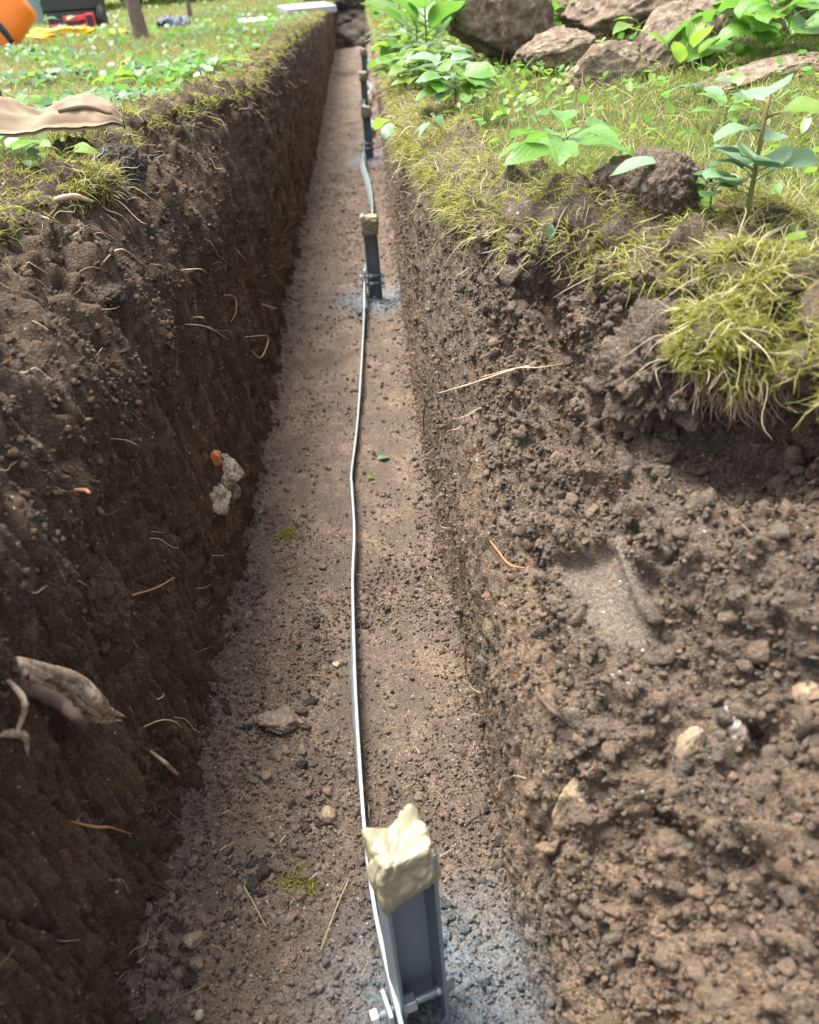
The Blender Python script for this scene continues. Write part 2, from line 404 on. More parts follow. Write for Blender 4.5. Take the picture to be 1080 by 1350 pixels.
# right wall --------------------------------------------------------------
ykR = [-.35, .15, .30, .40, .48, .6, .75, .9, 1.0, 1.2, 1.4, 1.7, 2.1, 11]
rowsR = [[.14, .11, .095, .088, .085, .085, .08, .075, .07, .065, .06, .055, .05, .055],
         [.20, .17, .15, .115, .09, .085, .08, .076, .07, .065, .06, .055, .05, .055],
         [.29, .26, .24, .19, .125, .10, .088, .08, .075, .068, .062, .055, .05, .052],
         [.37, .365, .36, .34, .28, .22, .18, .125, .095, .08, .068, .055, .046, .05],
         [.42, .43, .44, .42, .38, .33, .285, .185, .125, .095, .078, .06, .052, .056],
         [.36, .36, .36, .36, .365, .37, .355, .25, .165, .115, .092, .072, .066, .072]]
VR = table(ykR, rowsR, YS)
VR[:, 5] += .018 * soft(YS, 3.4, 4.1); VR[:, 0] += .008 * soft(YS, 3, 9.3)
XR = mono([0, .25, .5, .72, .87, 1.0], VR, t)
ZR = zb[:, None] + (zt - zb)[:, None] * t[None]
XR = np.hstack([XR, VR[:, 5:6] + .09 * lip[None]]); ZR = np.hstack([ZR, np.repeat(zt[:, None], LIP, 1)])
PR = np.stack([XR, np.repeat(YS[:, None], XR.shape[1], 1), ZR], -1)
q = PR.reshape(-1, 3)
flare = sstep(.09, .15, q[:, 0] - .02 * np.clip(q[:, 1], 0, 1))         # the crumbled bank, as against the shaved face
streak = fbm(q * np.array([14, 60, 7.0]) + 40, 3); big = fbm(q * 7 + 13, 4); mid_ = fbm(q * 34 + 19, 4, .6)
c1 = clods(q, 17, 4); c2 = clods(q, 42, 5); c3 = clods(q, 95, 6)
pits = sstep(.3, .52, fbm(q * np.array([40, 46, 30]) + 5, 3))
D = .008 * streak + .010 * big + .007 * mid_ + (.003 * c2 + .004 * c3) - .014 * pits + .003 * fbm(q * np.array([60, 150, 30.0]) + 7, 3)
D += flare * (.030 * big + .018 * mid_ + .028 * c1 * sstep(-.2, .3, gnoise(q * 9 + 4)) - .03 * sstep(.25, .5, fbm(q * np.array([11, 11, 8]) + 51, 3)) + .010 * c2 + .003 * c3 + .010 * fbm(q * 62 + 3, 3, .65))
# smooth hollow left by a spade: a plane scraped into the bank, with a rounded rim
_px, _py, _ = project(q)
_u = ((_px - 803) * .92 - (_py - 795) * .40) / 52; _v = ((_px - 803) * .40 + (_py - 795) * .92) / 84
_nz = fbm(q * 34 + 77, 4, .6); _left = sstep(1.05, .3, -_u + .9 * _nz + .25 * _v) 
PRINT = sstep(1.06, .92, _u) * _left * sstep(1.04, .84, -_v + .25 * _nz) * sstep(1.0, .5, _v + .9 * _nz) * (q[:, 1] < .9)
def blob(cx, cy, rx, ry, p=1.0): return np.clip(1 - ((_px - cx) / rx) ** 2 - ((_py - cy) / ry) ** 2, 0, 1) ** p * (q[:, 1] < 1.2)
def crack(pts, wd):
    pts = np.array(pts, float); xc = np.interp(_py, pts[:, 1], pts[:, 0]) + 7 * gnoise(q * 40); on_ = (_py > pts[0, 1]) & (_py < pts[-1, 1])
    fade = np.clip((_py - pts[0, 1]) / 30, 0, 1) * np.clip((pts[-1, 1] - _py) / 30, 0, 1)
    return np.exp(-((_px - xc) / wd) ** 2) * on_ * fade * (q[:, 1] < 1.3)
D += .042 * blob(845, 440, 85, 110, .7) * (1 + .6 * fbm(q * 26, 3)) - .075 * blob(1000, 590, 130, 85, .7) - .016 * blob(780, 660, 70, 40)
D -= .048 * crack([(728, 360), (742, 470), (745, 610)], 17) + .020 * crack([(800, 540), (808, 620), (800, 690)], 11) + .018 * crack([(700, 700), (712, 840), (738, 960)], 9) + .014 * crack([(640, 760), (645, 820), (650, 900)], 6) + .02 * blob(880, 1085, 30, 22) + .014 * blob(660, 290, 12, 60)
D = D * (1 - PRINT) + PRINT * (-.009 - .010 * sstep(.1, -1, _v) + .005 * _u * _u + .0005 * fbm(q * 70, 2) + .022 * sstep(.58, .80, _u))
topb = sstep(.7, .98, TL); D += (1 - PRINT) * topb * (.018 * clods(q, 17, 7) + .012 * fbm(q * 24 + 5, 3)) * (1 - .5 * sstep(1.6, 2.5, q[:, 1]))
D *= 1 - .4 * sstep(2, 6, q[:, 1])
n = normals(PR)
if n[NY // 2, NT_ // 2, 0] > 0: n = -n
PR = PR + n * D.reshape(PR.shape[:2])[..., None]
_pm = PRINT.reshape(PR.shape[:2]); _fm = ((_pm[:-1, :-1] + _pm[1:, 1:]) / 2 > .45).astype(int).ravel()
M_PRINT = soil_material('scraped_clay', (.225, .178, .138), (.31, .25, .195), (.34, .275, .21), 0, humus=False, speck=.3, shine=.38)
o = nmesh('trench_wall', PR, gridfaces(*PR.shape[:2])[:, ::-1], [M_WALL_R, M_PRINT], _fm); tag(o, 'crumbling lighter earth wall of the trench below the rockery', kind='structure')
SURF.append(('R', PR, TL.reshape(PR.shape[:2]), n))

# floor -------------------------------------------------------------------
NF = 140; u = np.linspace(0, 1, NF)
x0, x1 = botL - .02, VR[:, 0] + .02
XF = x0[:, None] * (1 - u) + x1[:, None] * u
PF = np.stack([XF, np.repeat(YS[:, None], NF, 1), np.repeat(zb[:, None], NF, 1)], -1)
q = PF.reshape(-1, 3); UF = u[None].repeat(NY, 0).ravel()
edge = np.minimum(UF, 1 - UF)
loose = np.clip(sstep(1.35, .8, q[:, 1] + .2 * fbm(q * 6, 2)) * .9 + sstep(.16, .02, edge) * .8 + .55 * sstep(.1, .4, fbm(q * np.array([7, 4, 1]) + 8, 3)), 0, 1)
loose *= 1 - .85 * sstep(.14, .05, np.hypot(q[:, 0] + .05, (q[:, 1] - .86) * .7))
D = .010 * fbm(q * 6 + 2, 3) + .005 * fbm(q * 26 + 3, 3) + loose * (.010 * clods(q, 36, 8) + .008 * clods(q, 80, 9) + .006 * fbm(q * 70, 3, .65)) + .0022 * clods(q, 120, 3) + .0022 * fbm(q * 90 + 3, 3, .7)
D += .026 * sstep(.16, 0, edge) ** 2 * (.5 + ridged(q * 9)) + .012 * sstep(1.4, 2.2, q[:, 1]) * fbm(q * np.array([3, 5, 1]) + 4, 2)
D += sstep(1.0, 2.0, q[:, 1]) * (.016 * sstep(.1, .5, fbm(q * np.array([5, 9, 1]) + 22, 3)) + .012 * fbm(q * np.array([9, 12, 1]) + 2, 4, .6) + .03 * sstep(.3, .0, edge) * fbm(q * np.array([6, 6, 1]) + 12, 4, .6).clip(-.2, 1) + .016 * clods(q, 22, 5) * sstep(-.1, .3, fbm(q * np.array([4, 4, 1]) + 6, 2)))
PF[..., 2] += D.reshape(PF.shape[:2])
o = nmesh('trench_floor', PF, gridfaces(*PF.shape[:2])[:, ::-1], M_FLOOR); tag(o, 'trodden pinkish brown clay floor of the trench', kind='structure')
nF = np.zeros_like(PF); nF[..., 2] = 1
SURF.append(('F', PF, UF.reshape(PF.shape[:2]), nF))

# end wall of the trench and spoil behind it
a = np.linspace(-.5, .25, 60); b = np.linspace(0, 1, 40)
A, B = np.meshgrid(a, b); PE = np.stack([A, Y_END - .35 + .5 * B ** 2, -.6 + .5 * B], -1)
q = PE.reshape(-1, 3); PE[..., 1] += (.10 * fbm(q * 7, 4)).reshape(PE.shape[:2])
tag(nmesh('trench_wall', PE, gridfaces(40, 60), M_TOP), 'dark soil face closing the far end of the trench', kind='structure')

# lawns --------------------------------------------------------------------
def lawn(side):
    yy = np.concatenate([np.arange(-.6, 3, .03), np.geomspace(3, 60, 90)])
    xx = np.concatenate([[0], np.geomspace(.02, 30, 70)])
    rim = np.interp(yy, YS, rimL if side < 0 else VR[:, 5])
    rim = np.where(yy > Y_END + .2, -.13, rim) + side * .055
    X = rim[:, None] + side * xx[None]; Y = np.repeat(yy[:, None], len(xx), 1)
    P = np.stack([X, Y, np.repeat((gl_ if side < 0 else gz)(yy)[:, None], len(xx), 1)], -1); q = P.reshape(-1, 3)
    k = sstep(0, .3, np.repeat(xx[None], len(yy), 0)).ravel()
    q[:, 2] += -.006 + k * (.02 * fbm(q * np.array([3, 3, 0]) + 3, 3) + .008 * fbm(q * np.array([12, 12, 0]), 2))
    if side > 0:                                           # the bank climbs to the rockery
        q[:, 2] += .05 * sstep(.35, 1.1, q[:, 0]) * sstep(.9, 1.8, q[:, 1]) * (1 - sstep(4, 8, q[:, 1]))
    return q.reshape(P.shape)
GL, GR = lawn(-1), lawn(1)
M_LAWN = soil_material('lawn_soil', (.055, .06, .018), (.14, .14, .042), (.18, .16, .06), .0, humus=False, speck=0)
tag(nmesh('ground', GL, gridfaces(*GL.shape[:2]), M_LAWN), kind='structure')
tag(nmesh('ground', GR, gridfaces(*GR.shape[:2])[:, ::-1], M_LAWN), kind='structure')
def near_n(P):
    n = np.zeros_like(P); n[..., 2] = 1; return n
SURF.append(('GL', GL, np.ones(GL.shape[:2]), near_n(GL))); SURF.append(('GR', GR, np.ones(GR.shape[:2]), near_n(GR)))

# picking: the nearest surface point shown at a pixel of the photograph
_PX = []
for key, P, T, N in SURF:
    P2 = P.reshape(-1, 3); x, y, z = project(P2); ok = (z > .05)
    _PX.append((key, P2[ok], N.reshape(-1, 3)[ok], x[ok], y[ok], z[ok]))
def hit(px, py, keys=None, rad=7):
    best = None
    for key, P, N, x, y, z in _PX:
        if keys and key not in keys: continue
        r = rad
        while r < 90:
            m_ = np.nonzero((np.abs(x - px) < r) & (np.abs(y - py) < r))[0]
            if len(m_): break
            r *= 1.7
        if r >= 90 and not len(m_): continue
        zz = z[m_]; i = m_[np.argmin(zz + .0 * zz)]
        near = m_[zz < zz.min() + .03 * zz.min()]; i = near[np.argmin((x[near] - px) ** 2 + (y[near] - py) ** 2)]
        if best is None or z[i] < best[2]: best = (P[i].copy(), N[i].copy(), z[i])
    return best

# ------------------------------------------------------------------ loose soil
def ico(sub):
    bm = bmesh.new(); bmesh.ops.create_icosphere(bm, subdivisions=sub, radius=1)
    V = np.array([v.co[:] for v in bm.verts]); F = np.array([[v.index for v in f.verts] for f in bm.faces]); bm.free(); return V, F
IV2, IF2 = ico(2); IV1, IF1 = ico(1)
def chunks(base, count, seed, amp):
    out = []; r = np.random.default_rng(seed)
    for k in range(count):
        V = base.copy()
        for c in range(7):
            d = r.normal(size=3); d /= np.linalg.norm(d); h = r.uniform(.35, .85); e = V @ d; V = V - np.where(e > h, (e - h) * .9, 0)[:, None] * d
        V = V * (1 + amp * fbm(V * 1.7 + 11 * k, 3, .7)[:, None] + amp * .6 * r.normal(size=(len(V), 1)) * .5) * r.uniform(.55, 1.25, 3)
        out.append(V)
    return out
CLODS = chunks(IV2, 18, 1, .45); BITS = chunks(IV1, 18, 2, .5)
def rotmats(n):
    qn = RNG.normal(size=(n, 4)); qn /= np.linalg.norm(qn, axis=1)[:, None]; a, b, c, d = qn.T
    return np.stack([np.stack([1 - 2 * (c * c + d * d), 2 * (b * c - a * d), 2 * (b * d + a * c)], -1), np.stack([2 * (b * c + a * d), 1 - 2 * (b * b + d * d), 2 * (c * d - a * b)], -1), np.stack([2 * (b * d - a * c), 2 * (c * d + a * b), 1 - 2 * (b * b + c * c)], -1)], 1)
def scatter(name, pts, size, mat, kinds=CLODS, F=IF2, label=None, flat=1.0, cat='soil'):
    if len(pts) == 0: return None
    n = len(pts); R = rotmats(n); K = RNG.integers(0, len(kinds), n); base = np.stack(kinds)[K]
    V = np.einsum('nij,nvj->nvi', R, base) * np.asarray(size)[:, None, None]; V[..., 2] *= flat
    V = V + np.asarray(pts)[:, None]
    FF = F[None] + (np.arange(n) * base.shape[1])[:, None, None]
    o = nmesh(name, V.reshape(-1, 3), FF.reshape(-1, 3), mat); return tag(o, label, cat, kind='stuff')
def pick(P, n, wfun, seed=0):
    q = P.reshape(-1, 3); d = np.linalg.norm(q - CAM, axis=1); wgt = wfun(q) ; wgt = np.clip(wgt, 0, None); wgt /= wgt.sum()
    return np.random.default_rng(seed).choice(len(q), n, p=wgt)
def sizes(n, lo, hi, k=2.2):
    return lo * (hi / lo) ** (RNG.random(n) ** k)
qF = PF.reshape(-1, 3); qR = PR.reshape(-1, 3); fl = sstep(.085, .14, qR[:, 0]) * (1 - PRINT)
qL = PL.reshape(-1, 3); nL = SURF[0][3].reshape(-1, 3); nR = n.reshape(-1, 3); UPV = np.array([0, 0, 1.0])
OV = np.array([(1, 0, 0), (-1, 0, 0), (0, 1, 0), (0, -1, 0), (0, 0, 1), (0, 0, -1)], float); OF = np.array([(0, 2, 4), (2, 1, 4), (1, 3, 4), (3, 0, 4), (2, 0, 5), (1, 2, 5), (3, 1, 5), (0, 3, 5)])
GRAINS = [OV * np.random.default_rng(k).uniform(.55, 1.25, (6, 1)) + np.random.default_rng(k + 50).normal(size=(6, 3)) * .15 for k in range(14)]
def depth0(p): return (p - CAM) @ FWD
def strew(P, nrm, cnt, lo, hi, k, wf, seed, mat, label, big=False, sink=.1, name='soil_crumbs'):
    q = P.reshape(-1, 3); i = pick(P, cnt, wf, seed); sz = sizes(cnt, lo, hi, k)
    N_ = nrm[i] if nrm is not None else np.repeat(UPV[None], cnt, 0)
    j = RNG.normal(size=(cnt, 3)) * .0015
    p_ = q[i] + N_ * (sz * sink)[:, None] + j
    if big:
        bg_ = sz / np.clip(depth0(p_), .3, 9) > .0062
        scatter(name, p_[bg_], sz[bg_], mat, CLODS, IF2, label); scatter(name, p_[~bg_], sz[~bg_], mat, BITS, IF1, label); return
    sm = sz / np.clip(depth0(p_), .3, 9) < .0036
    scatter(name, p_[sm], sz[sm] * 1.1, mat, GRAINS, OF, label); scatter(name, p_[~sm], sz[~sm], mat, BITS, IF1, label)
strew(PF, None, 27000, .0011, .0042, 1.7, lambda q: (loose + .05) * np.clip(q[:, 1], .25, 3) ** .5 * (q[:, 1] > .1) * (q[:, 1] < 4.5), 1, C_FLOOR, 'loose brown crumbs strewn over the trench floor')
strew(PF, None, 3200, .003, .0095, 2.4, lambda q: (loose + .015 + .35 * sstep(1.2, 2.2, q[:, 1]) * sstep(0, .3, fbm(q * np.array([4, 4, 1]) + 6, 2))) * (q[:, 1] > .1) * (q[:, 1] < 4) * np.clip(q[:, 1], .3, 2) ** .5, 10, C_FLOOR, 'brown clods strewn over the trench floor', True, .05, 'soil_clods')
strew(PF, None, 2200, .002, .0095, 2.6, lambda q: (loose + .02) * (q[:, 1] > .1) * (q[:, 1] < 2.6) * (sstep(.05, .4, fbm(q * np.array([6, 6, 1]) + 50, 3)) + .03 + .8 * sstep(.15, .0, edge)), 2, M_DCLOD, 'dark crumbly clods lying on the trench floor', True, .1, 'soil_clods')
strew(PR, nR, 24000, .0012, .0052, 1.7, lambda q: (fl * 1.0 + .10) * (1 - PRINT) ** 2 * (q[:, 1] > .05) * (q[:, 1] < 2.2) * (TL < .97) * np.clip(q[:, 1], .2, 1) ** .5, 3, C_WALL_R, 'loose crumbs on the caved-in bank', sink=.3)
strew(PR, nR, 1700, .003, .013, 1.8, lambda q: (fl ** 2 + .02) * (1 - PRINT) * (q[:, 1] > .05) * (q[:, 1] < 1.3) * (TL < .97), 4, C_WALL_R, 'larger clods on the caved-in bank', True, .1, 'soil_clods')
strew(PF, None, 5000, .0022, .0085, 2.2, lambda q: (q[:, 1] > 1.1) * (q[:, 1] < 6.5) * (.12 + sstep(-.05, .3, fbm(q * np.array([6, 5, 1]) + 46, 3)) + 1.2 * sstep(.2, .0, edge)) * np.clip(q[:, 1], 1, 4), 12, C_FLOOR, 'crumbs on the far floor of the trench')
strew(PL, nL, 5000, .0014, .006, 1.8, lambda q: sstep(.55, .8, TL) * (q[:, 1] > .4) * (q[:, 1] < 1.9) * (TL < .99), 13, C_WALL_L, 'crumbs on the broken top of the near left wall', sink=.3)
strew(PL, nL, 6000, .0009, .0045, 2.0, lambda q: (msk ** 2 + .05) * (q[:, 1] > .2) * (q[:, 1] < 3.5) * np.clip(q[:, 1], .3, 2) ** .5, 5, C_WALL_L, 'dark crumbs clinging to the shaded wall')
# pale grit, flecks
M_GRIT = plain('pale_grit', (.42, .37, .30), .6, var=.4, sc=25)
gk = [V * np.array([1.2, .8, .5]) for V in BITS[:8]]
i = pick(PF, 170, lambda q: (loose + .25) * (q[:, 1] > .1) * (q[:, 1] < 4) * np.clip(q[:, 1], .3, 3) ** .5, 6); s1 = sizes(170, .0007, .003, 3)
j = pick(PR, 90, lambda q: (fl + .15) * (q[:, 1] > .05) * (q[:, 1] < 2.5) * (TL < .95), 7); s2 = sizes(90, .0007, .003, 3.5)
k = pick(PL, 60, lambda q: (q[:, 1] > .2) * (q[:, 1] < 4) * (TL < .95) * np.clip(q[:, 1], .3, 3) ** .5, 8); s3 = sizes(60, .0006, .0028, 3.5)
scatter('pale_grit', np.vstack([qF[i] + np.array([0, 0, .002]), qR[j] + nR[j] * .002, qL[k] + nL[k] * .002]), np.concatenate([s1, s2, s3]), M_GRIT, gk, IF1, 'pale specks of grit in the soil')

# ------------------------------------------------------------------ grass, moss, straw
def ribbons(root, d0, L, width, bend, segs=2, curl=0.0, hang=0.0):
    n = len(root); d0 = d0 / np.linalg.norm(d0, axis=1)[:, None]
    side = np.cross(d0, RNG.normal(size=(n, 3))); side /= np.linalg.norm(side, axis=1)[:, None] + 1e-9
    bd = np.cross(d0, side); s = np.linspace(0, 1, segs + 1)
    P = root[:, None] + L[:, None, None] * (s[None, :, None] * d0[:, None] + (bend[:, None] * s[None] ** 2)[..., None] * bd[:, None])
    if hang: P[..., 2] -= hang * L[:, None] * s[None] ** 2
    if curl:
        ph = RNG.random((n, 2)) * 6.28; fr = RNG.uniform(3, 8, (n, 1))
        P = P + (curl * L[:, None] * s[None] * np.sin(fr * s[None] + ph[:, :1]))[..., None] * side[:, None] + (curl * L[:, None] * s[None] * np.cos(fr * s[None] + ph[:, 1:]))[..., None] * bd[:, None]
    wv = width[:, None] * np.sqrt(np.clip(1.02 - s ** 1.5, 0.02, 1))[None]
    V = np.stack([P - side[:, None] * wv[..., None], P + side[:, None] * wv[..., None]], 2)       # n, segs+1, 2, 3
    k = np.arange(segs) * 2; f = np.stack([k, k + 1, k + 3, k + 2], -1)
    F = f[None] + (np.arange(n) * (segs + 1) * 2)[:, None, None]
    return V.reshape(-1, 3), F.reshape(-1, 4)
M_GRASS = leaf_material('grass_green', (.07, .13, .018), (.20, .28, .05), .5, .4)
M_YGRASS = leaf_material('grass_yellow', (.16, .185, .035), (.34, .33, .10), .6, .35)
M_STRAW = leaf_material('straw', (.22, .18, .085), (.46, .39, .24), .6, .25)
M_MOSS = leaf_material('moss', (.11, .10, .018), (.30, .31, .05), .7, .4)
def lawn_pts(P, n, wfun, seed):
    """random points on a lawn sheet, denser near the camera"""
    r = np.random.default_rng(seed); a, b, c, d = P[:-1, :-1], P[:-1, 1:], P[1:, 1:], P[1:, :-1]
    ar = np.linalg.norm(np.cross(c - a, d - b), axis=-1) / 2; cen = (a + c) / 2
    x, y, z = project(cen.reshape(-1, 3)); z = z.reshape(ar.shape)
    vis = ((x > -250) & (x < 1330) & (y > -160) & (y < 900)).reshape(ar.shape) & (z > .1)
    wt = ar * vis * (np.abs(cen[..., 0]) < 6) / np.clip(z, .45, 30) ** 1.9 * wfun(cen.reshape(-1, 3)).reshape(ar.shape); wt /= wt.sum()
    k = r.choice(wt.size, n, p=wt.ravel()); i, j = np.unravel_index(k, wt.shape); u, v = r.random((2, n, 1))
    return (a[i, j] * (1 - u) * (1 - v) + b[i, j] * u * (1 - v) + c[i, j] * u * v + d[i, j] * (1 - u) * v)
def upd(n, lean): 
    d = RNG.normal(size=(n, 3)) * lean; d[:, 2] = 1; return d
def depth(p): return np.clip((p - CAM) @ FWD, .3, 30)
one = lambda q: np.ones(len(q))
patch = lambda q: .25 + sstep(-.25, .3, fbm(q * np.array([2.2, 1.6, 0]) + 5, 3))
def grass(name, P, n, L0, L1, wd, mat, lean, seed, wf=one, label=None, curl=0.0, segs=2):
    p = lawn_pts(P, n, wf, seed); z = depth(p); L = RNG.uniform(L0, L1, n) * (1 + .06 * np.clip(z - 1, 0, 6))
    V, F = ribbons(p, upd(n, lean), L, wd * (.6 + .4 * RNG.random(n)) * (.75 + .45 * z), RNG.uniform(-.6, .6, n), segs, curl)
    return tag(nmesh(name, V, F, mat), label, 'grass', kind='stuff')
notsoil = lambda q: one(q)
grass('grass', GL, 28000, .012, .034, .00075, M_YGRASS, .75, 11, patch, 'short yellowing grass on the open lawn')
grass('grass', GL, 20000, .012, .036, .0008, M_GRASS, .6, 12, lambda q: 1.35 - patch(q) * .6, 'short green grass on the open lawn')
grass('grass', GL, 8000, .02, .05, .0006, M_STRAW, 1.1, 13, patch, 'dry straw on the open lawn', .12, 4)
grass('grass', GR, 26000, .014, .04, .0008, M_GRASS, .6, 14, one, 'green grass on the rockery bank')
grass('grass', GR, 24000, .012, .032, .00075, M_YGRASS, .75, 15, one, 'yellow grass on the rockery bank')
grass('grass', GR, 6000, .03, .07, .0006, M_STRAW, 1.1, 16, lambda q: .15 + sstep(1.0, .6, q[:, 1]) * 1.5, 'dry straw on the rockery bank', .14, 5)
def low_moss(P, n, seed, wf, label):
    p = lawn_pts(P, n, wf, seed); z = depth(p)
    V, F = ribbons(p, upd(n, .9), RNG.uniform(.006, .018, n) * (.8 + .2 * z), .0009 * (.6 + .5 * RNG.random(n)) * (.6 + .5 * z), RNG.uniform(-.6, .6, n), 2, .1)
    tag(nmesh('moss', V, F, M_MOSS), label, 'moss', kind='stuff')
low_moss(GR, 34000, 17, lambda q: .35 + sstep(-.2, .2, fbm(q * np.array([4, 4, 0]) + 5, 3)), 'yellow-green moss carpeting the rockery bank')
low_moss(GL, 24000, 18, lambda q: .3 + sstep(-.2, .2, fbm(q * np.array([3, 3, 0]) + 8, 3)), 'yellow-green moss carpeting the open lawn')
# turf hanging over both rims: roots picked from the lip rows of the wall meshes
def rim_turf(name, P, side, n, L0, L1, wd, mat, seed, cols, wf, label, curl=.1, hang=.25, segs=3, out=.5):
    S = P[:, cols].reshape(-1, 3); z = depth(S); r = np.random.default_rng(seed)
    d_y = np.gradient(P[:, 0, 1])[:, None].repeat(P[:, cols].shape[1], 1).ravel()
    wt = wf(S) * d_y / z ** 1.2 * (S[:, 1] > .15); wt /= wt.sum(); k = r.choice(len(S), n, p=wt); p = S[k]
    zz = depth(p); d = RNG.normal(size=(n, 3)) * .55; d[:, 0] += -side * out; d[:, 2] += .45
    V, F = ribbons(p, d, RNG.uniform(L0, L1, n) * (1 + .03 * np.clip(zz - 1, 0, 6)), wd * (.6 + .5 * RNG.random(n)) * (.7 + .4 * zz), RNG.uniform(-.5, .5, n), segs, curl, hang)
    return tag(nmesh(name, V, F, mat), label, 'moss' if name == 'moss' else 'grass', kind='stuff')
lipc = slice(NT_ - 6, NT_ + LIP); lipt = slice(NT_ - 14, NT_ + LIP)
clump = lambda k: (lambda q: .32 + sstep(-.12, .3, fbm(q * np.array([5, 6, 5]) + k, 3)) ** 1.5)
rim_turf('moss', PL, -1, 20000, .008, .02, .0007, M_MOSS, 21, lipc, clump(3), 'yellow moss along the lawn edge', segs=2)
rim_turf('grass', PL, -1, 6500, .014, .036, .0006, M_YGRASS, 22, lipc, clump(9), 'yellow grass drooping over the lawn edge', .12, .5)
rim_turf('grass', PL, -1, 1500, .02, .05, .0006, M_STRAW, 23, lipt, clump(5), 'dry straw drooping over the lawn edge', .16, .55, 5)
rim_turf('moss', PR, 1, 30000, .008, .024, .0007, M_MOSS, 24, lipt, lambda q: clump(13)(q) + .5 * sstep(.75, .55, q[:, 1]), 'yellow moss along the rockery edge', segs=2)
rim_turf('grass', PR, 1, 16000, .014, .038, .0006, M_YGRASS, 25, lipt, clump(19), 'yellow grass drooping over the rockery edge', .12, .5)
rim_turf('grass', PR, 1, 2600, .02, .06, .0006, M_STRAW, 26, lipt, clump(15), 'dry straw drooping over the rockery edge', .16, .5, 5)
# hair roots out of the walls
M_ROOT = plain('root_pale', (.34, .24, .16), .7, var=.4, sc=30)
M_RROOT = plain('root_red', (.30, .13, .065), .6, var=.3, sc=30)
M_DROOT = plain('root_dark', (.08, .05, .035), .8, var=.3, sc=30)
def hair(P, N, side, n_, seed, label):
    q = P.reshape(-1, 3); k = pick(P, n_, lambda q: (q[:, 1] > .25) * (q[:, 1] < 4.5) * (TL < .99) * (.3 + 2.2 * sstep(.7, .98, TL)) * np.clip(q[:, 1], .3, 2.5) ** .4, seed)
    d = N.reshape(-1, 3)[k] * .8 + RNG.normal(size=(n_, 3)) * .7; d[:, 2] -= .2
    z = depth(q[k]); V, F = ribbons(q[k], d, RNG.uniform(.008, .04, n_), .00042 * (.6 + .5 * z), RNG.uniform(-.4, .4, n_), 6, .2, .2)
    return tag(nmesh('fine_roots', V, F, M_ROOT), label, 'roots', kind='stuff')
hair(PL, SURF[0][3], -1, 420, 31, 'hair-thin roots in the dark wall'); hair(PR, n, 1, 300, 32, 'hair-thin roots in the lighter wall')

# low clover-like leaves spread over the lawn
def cover(name, P, n_, s0, s1, mat, wf, seed, label):
    p = lawn_pts(P, n_, wf, seed); z = depth(p); s_ = RNG.uniform(s0, s1, n_) * (.8 + .16 * np.clip(z, 0, 5))
    a = np.linspace(0, 2 * math.pi, 8, endpoint=False); rad = np.array([1.15, .95, .8, .8, .55, .8, .8, .95])
    loc = np.stack([rad * np.cos(a), rad * np.sin(a) * .85, .18 * np.abs(np.sin(a)) - .08 * np.cos(a)], 1); loc = np.vstack([loc, [0, 0, -.02]])
    yaw = RNG.random(n_) * 6.28; tx, ty = RNG.normal(size=(2, n_)) * .45; V = np.repeat(loc[None], n_, 0)
    V[..., 2] += V[..., 0] * tx[:, None] + V[..., 1] * ty[:, None]
    c, s = np.cos(yaw)[:, None], np.sin(yaw)[:, None]; x, y = V[..., 0] * c - V[..., 1] * s, V[..., 0] * s + V[..., 1] * c
    V = np.stack([x, y, V[..., 2]], -1) * s_[:, None, None] + p[:, None] + np.array([0, 0, .016]) + RNG.random((n_, 1, 1)) * np.array([0, 0, .016])
    f = np.array([[8, j, (j + 1) % 8] for j in range(8)]); F = f[None] + (np.arange(n_) * 9)[:, None, None]
    return tag(nmesh(name, V.reshape(-1, 3), F.reshape(-1, 3), mat), label, 'ground cover', kind='stuff')
M_LEAF = leaf_material('leaf_green', (.045, .13, .018), (.14, .28, .045), .35, .4)
M_BLEAF = leaf_material('leaf_bluish', (.075, .15, .07), (.17, .27, .15), .42, .3)
M_YLEAF = leaf_material('leaf_yellow_green', (.09, .18, .02), (.19, .29, .04), .4, .5)
lf = lambda k: (lambda q: .03 + sstep(.05, .4, fbm(q * np.array([2.6, 2.2, 0]) + k, 3)) ** 1.3)
cover('ground_ivy', GL, 2800, .008, .017, M_LEAF, lf(2), 41, 'small green leaves creeping through the lawn')
cover('ground_ivy', GL, 1300, .008, .015, M_BLEAF, lf(7), 42, 'small shiny grey-green leaves creeping through the lawn')
cover('ground_ivy', GR, 2600, .006, .014, M_LEAF, lambda q: .1 + sstep(1.2, 2.2, q[:, 1]), 43, 'small green leaves on the rockery bank')
cover('ground_ivy', GR, 1600, .006, .013, M_YLEAF, lambda q: .1 + sstep(1.4, 2.4, q[:, 1]) * sstep(.8, .3, q[:, 0]), 44, 'small yellow-green leaves on the rockery bank')

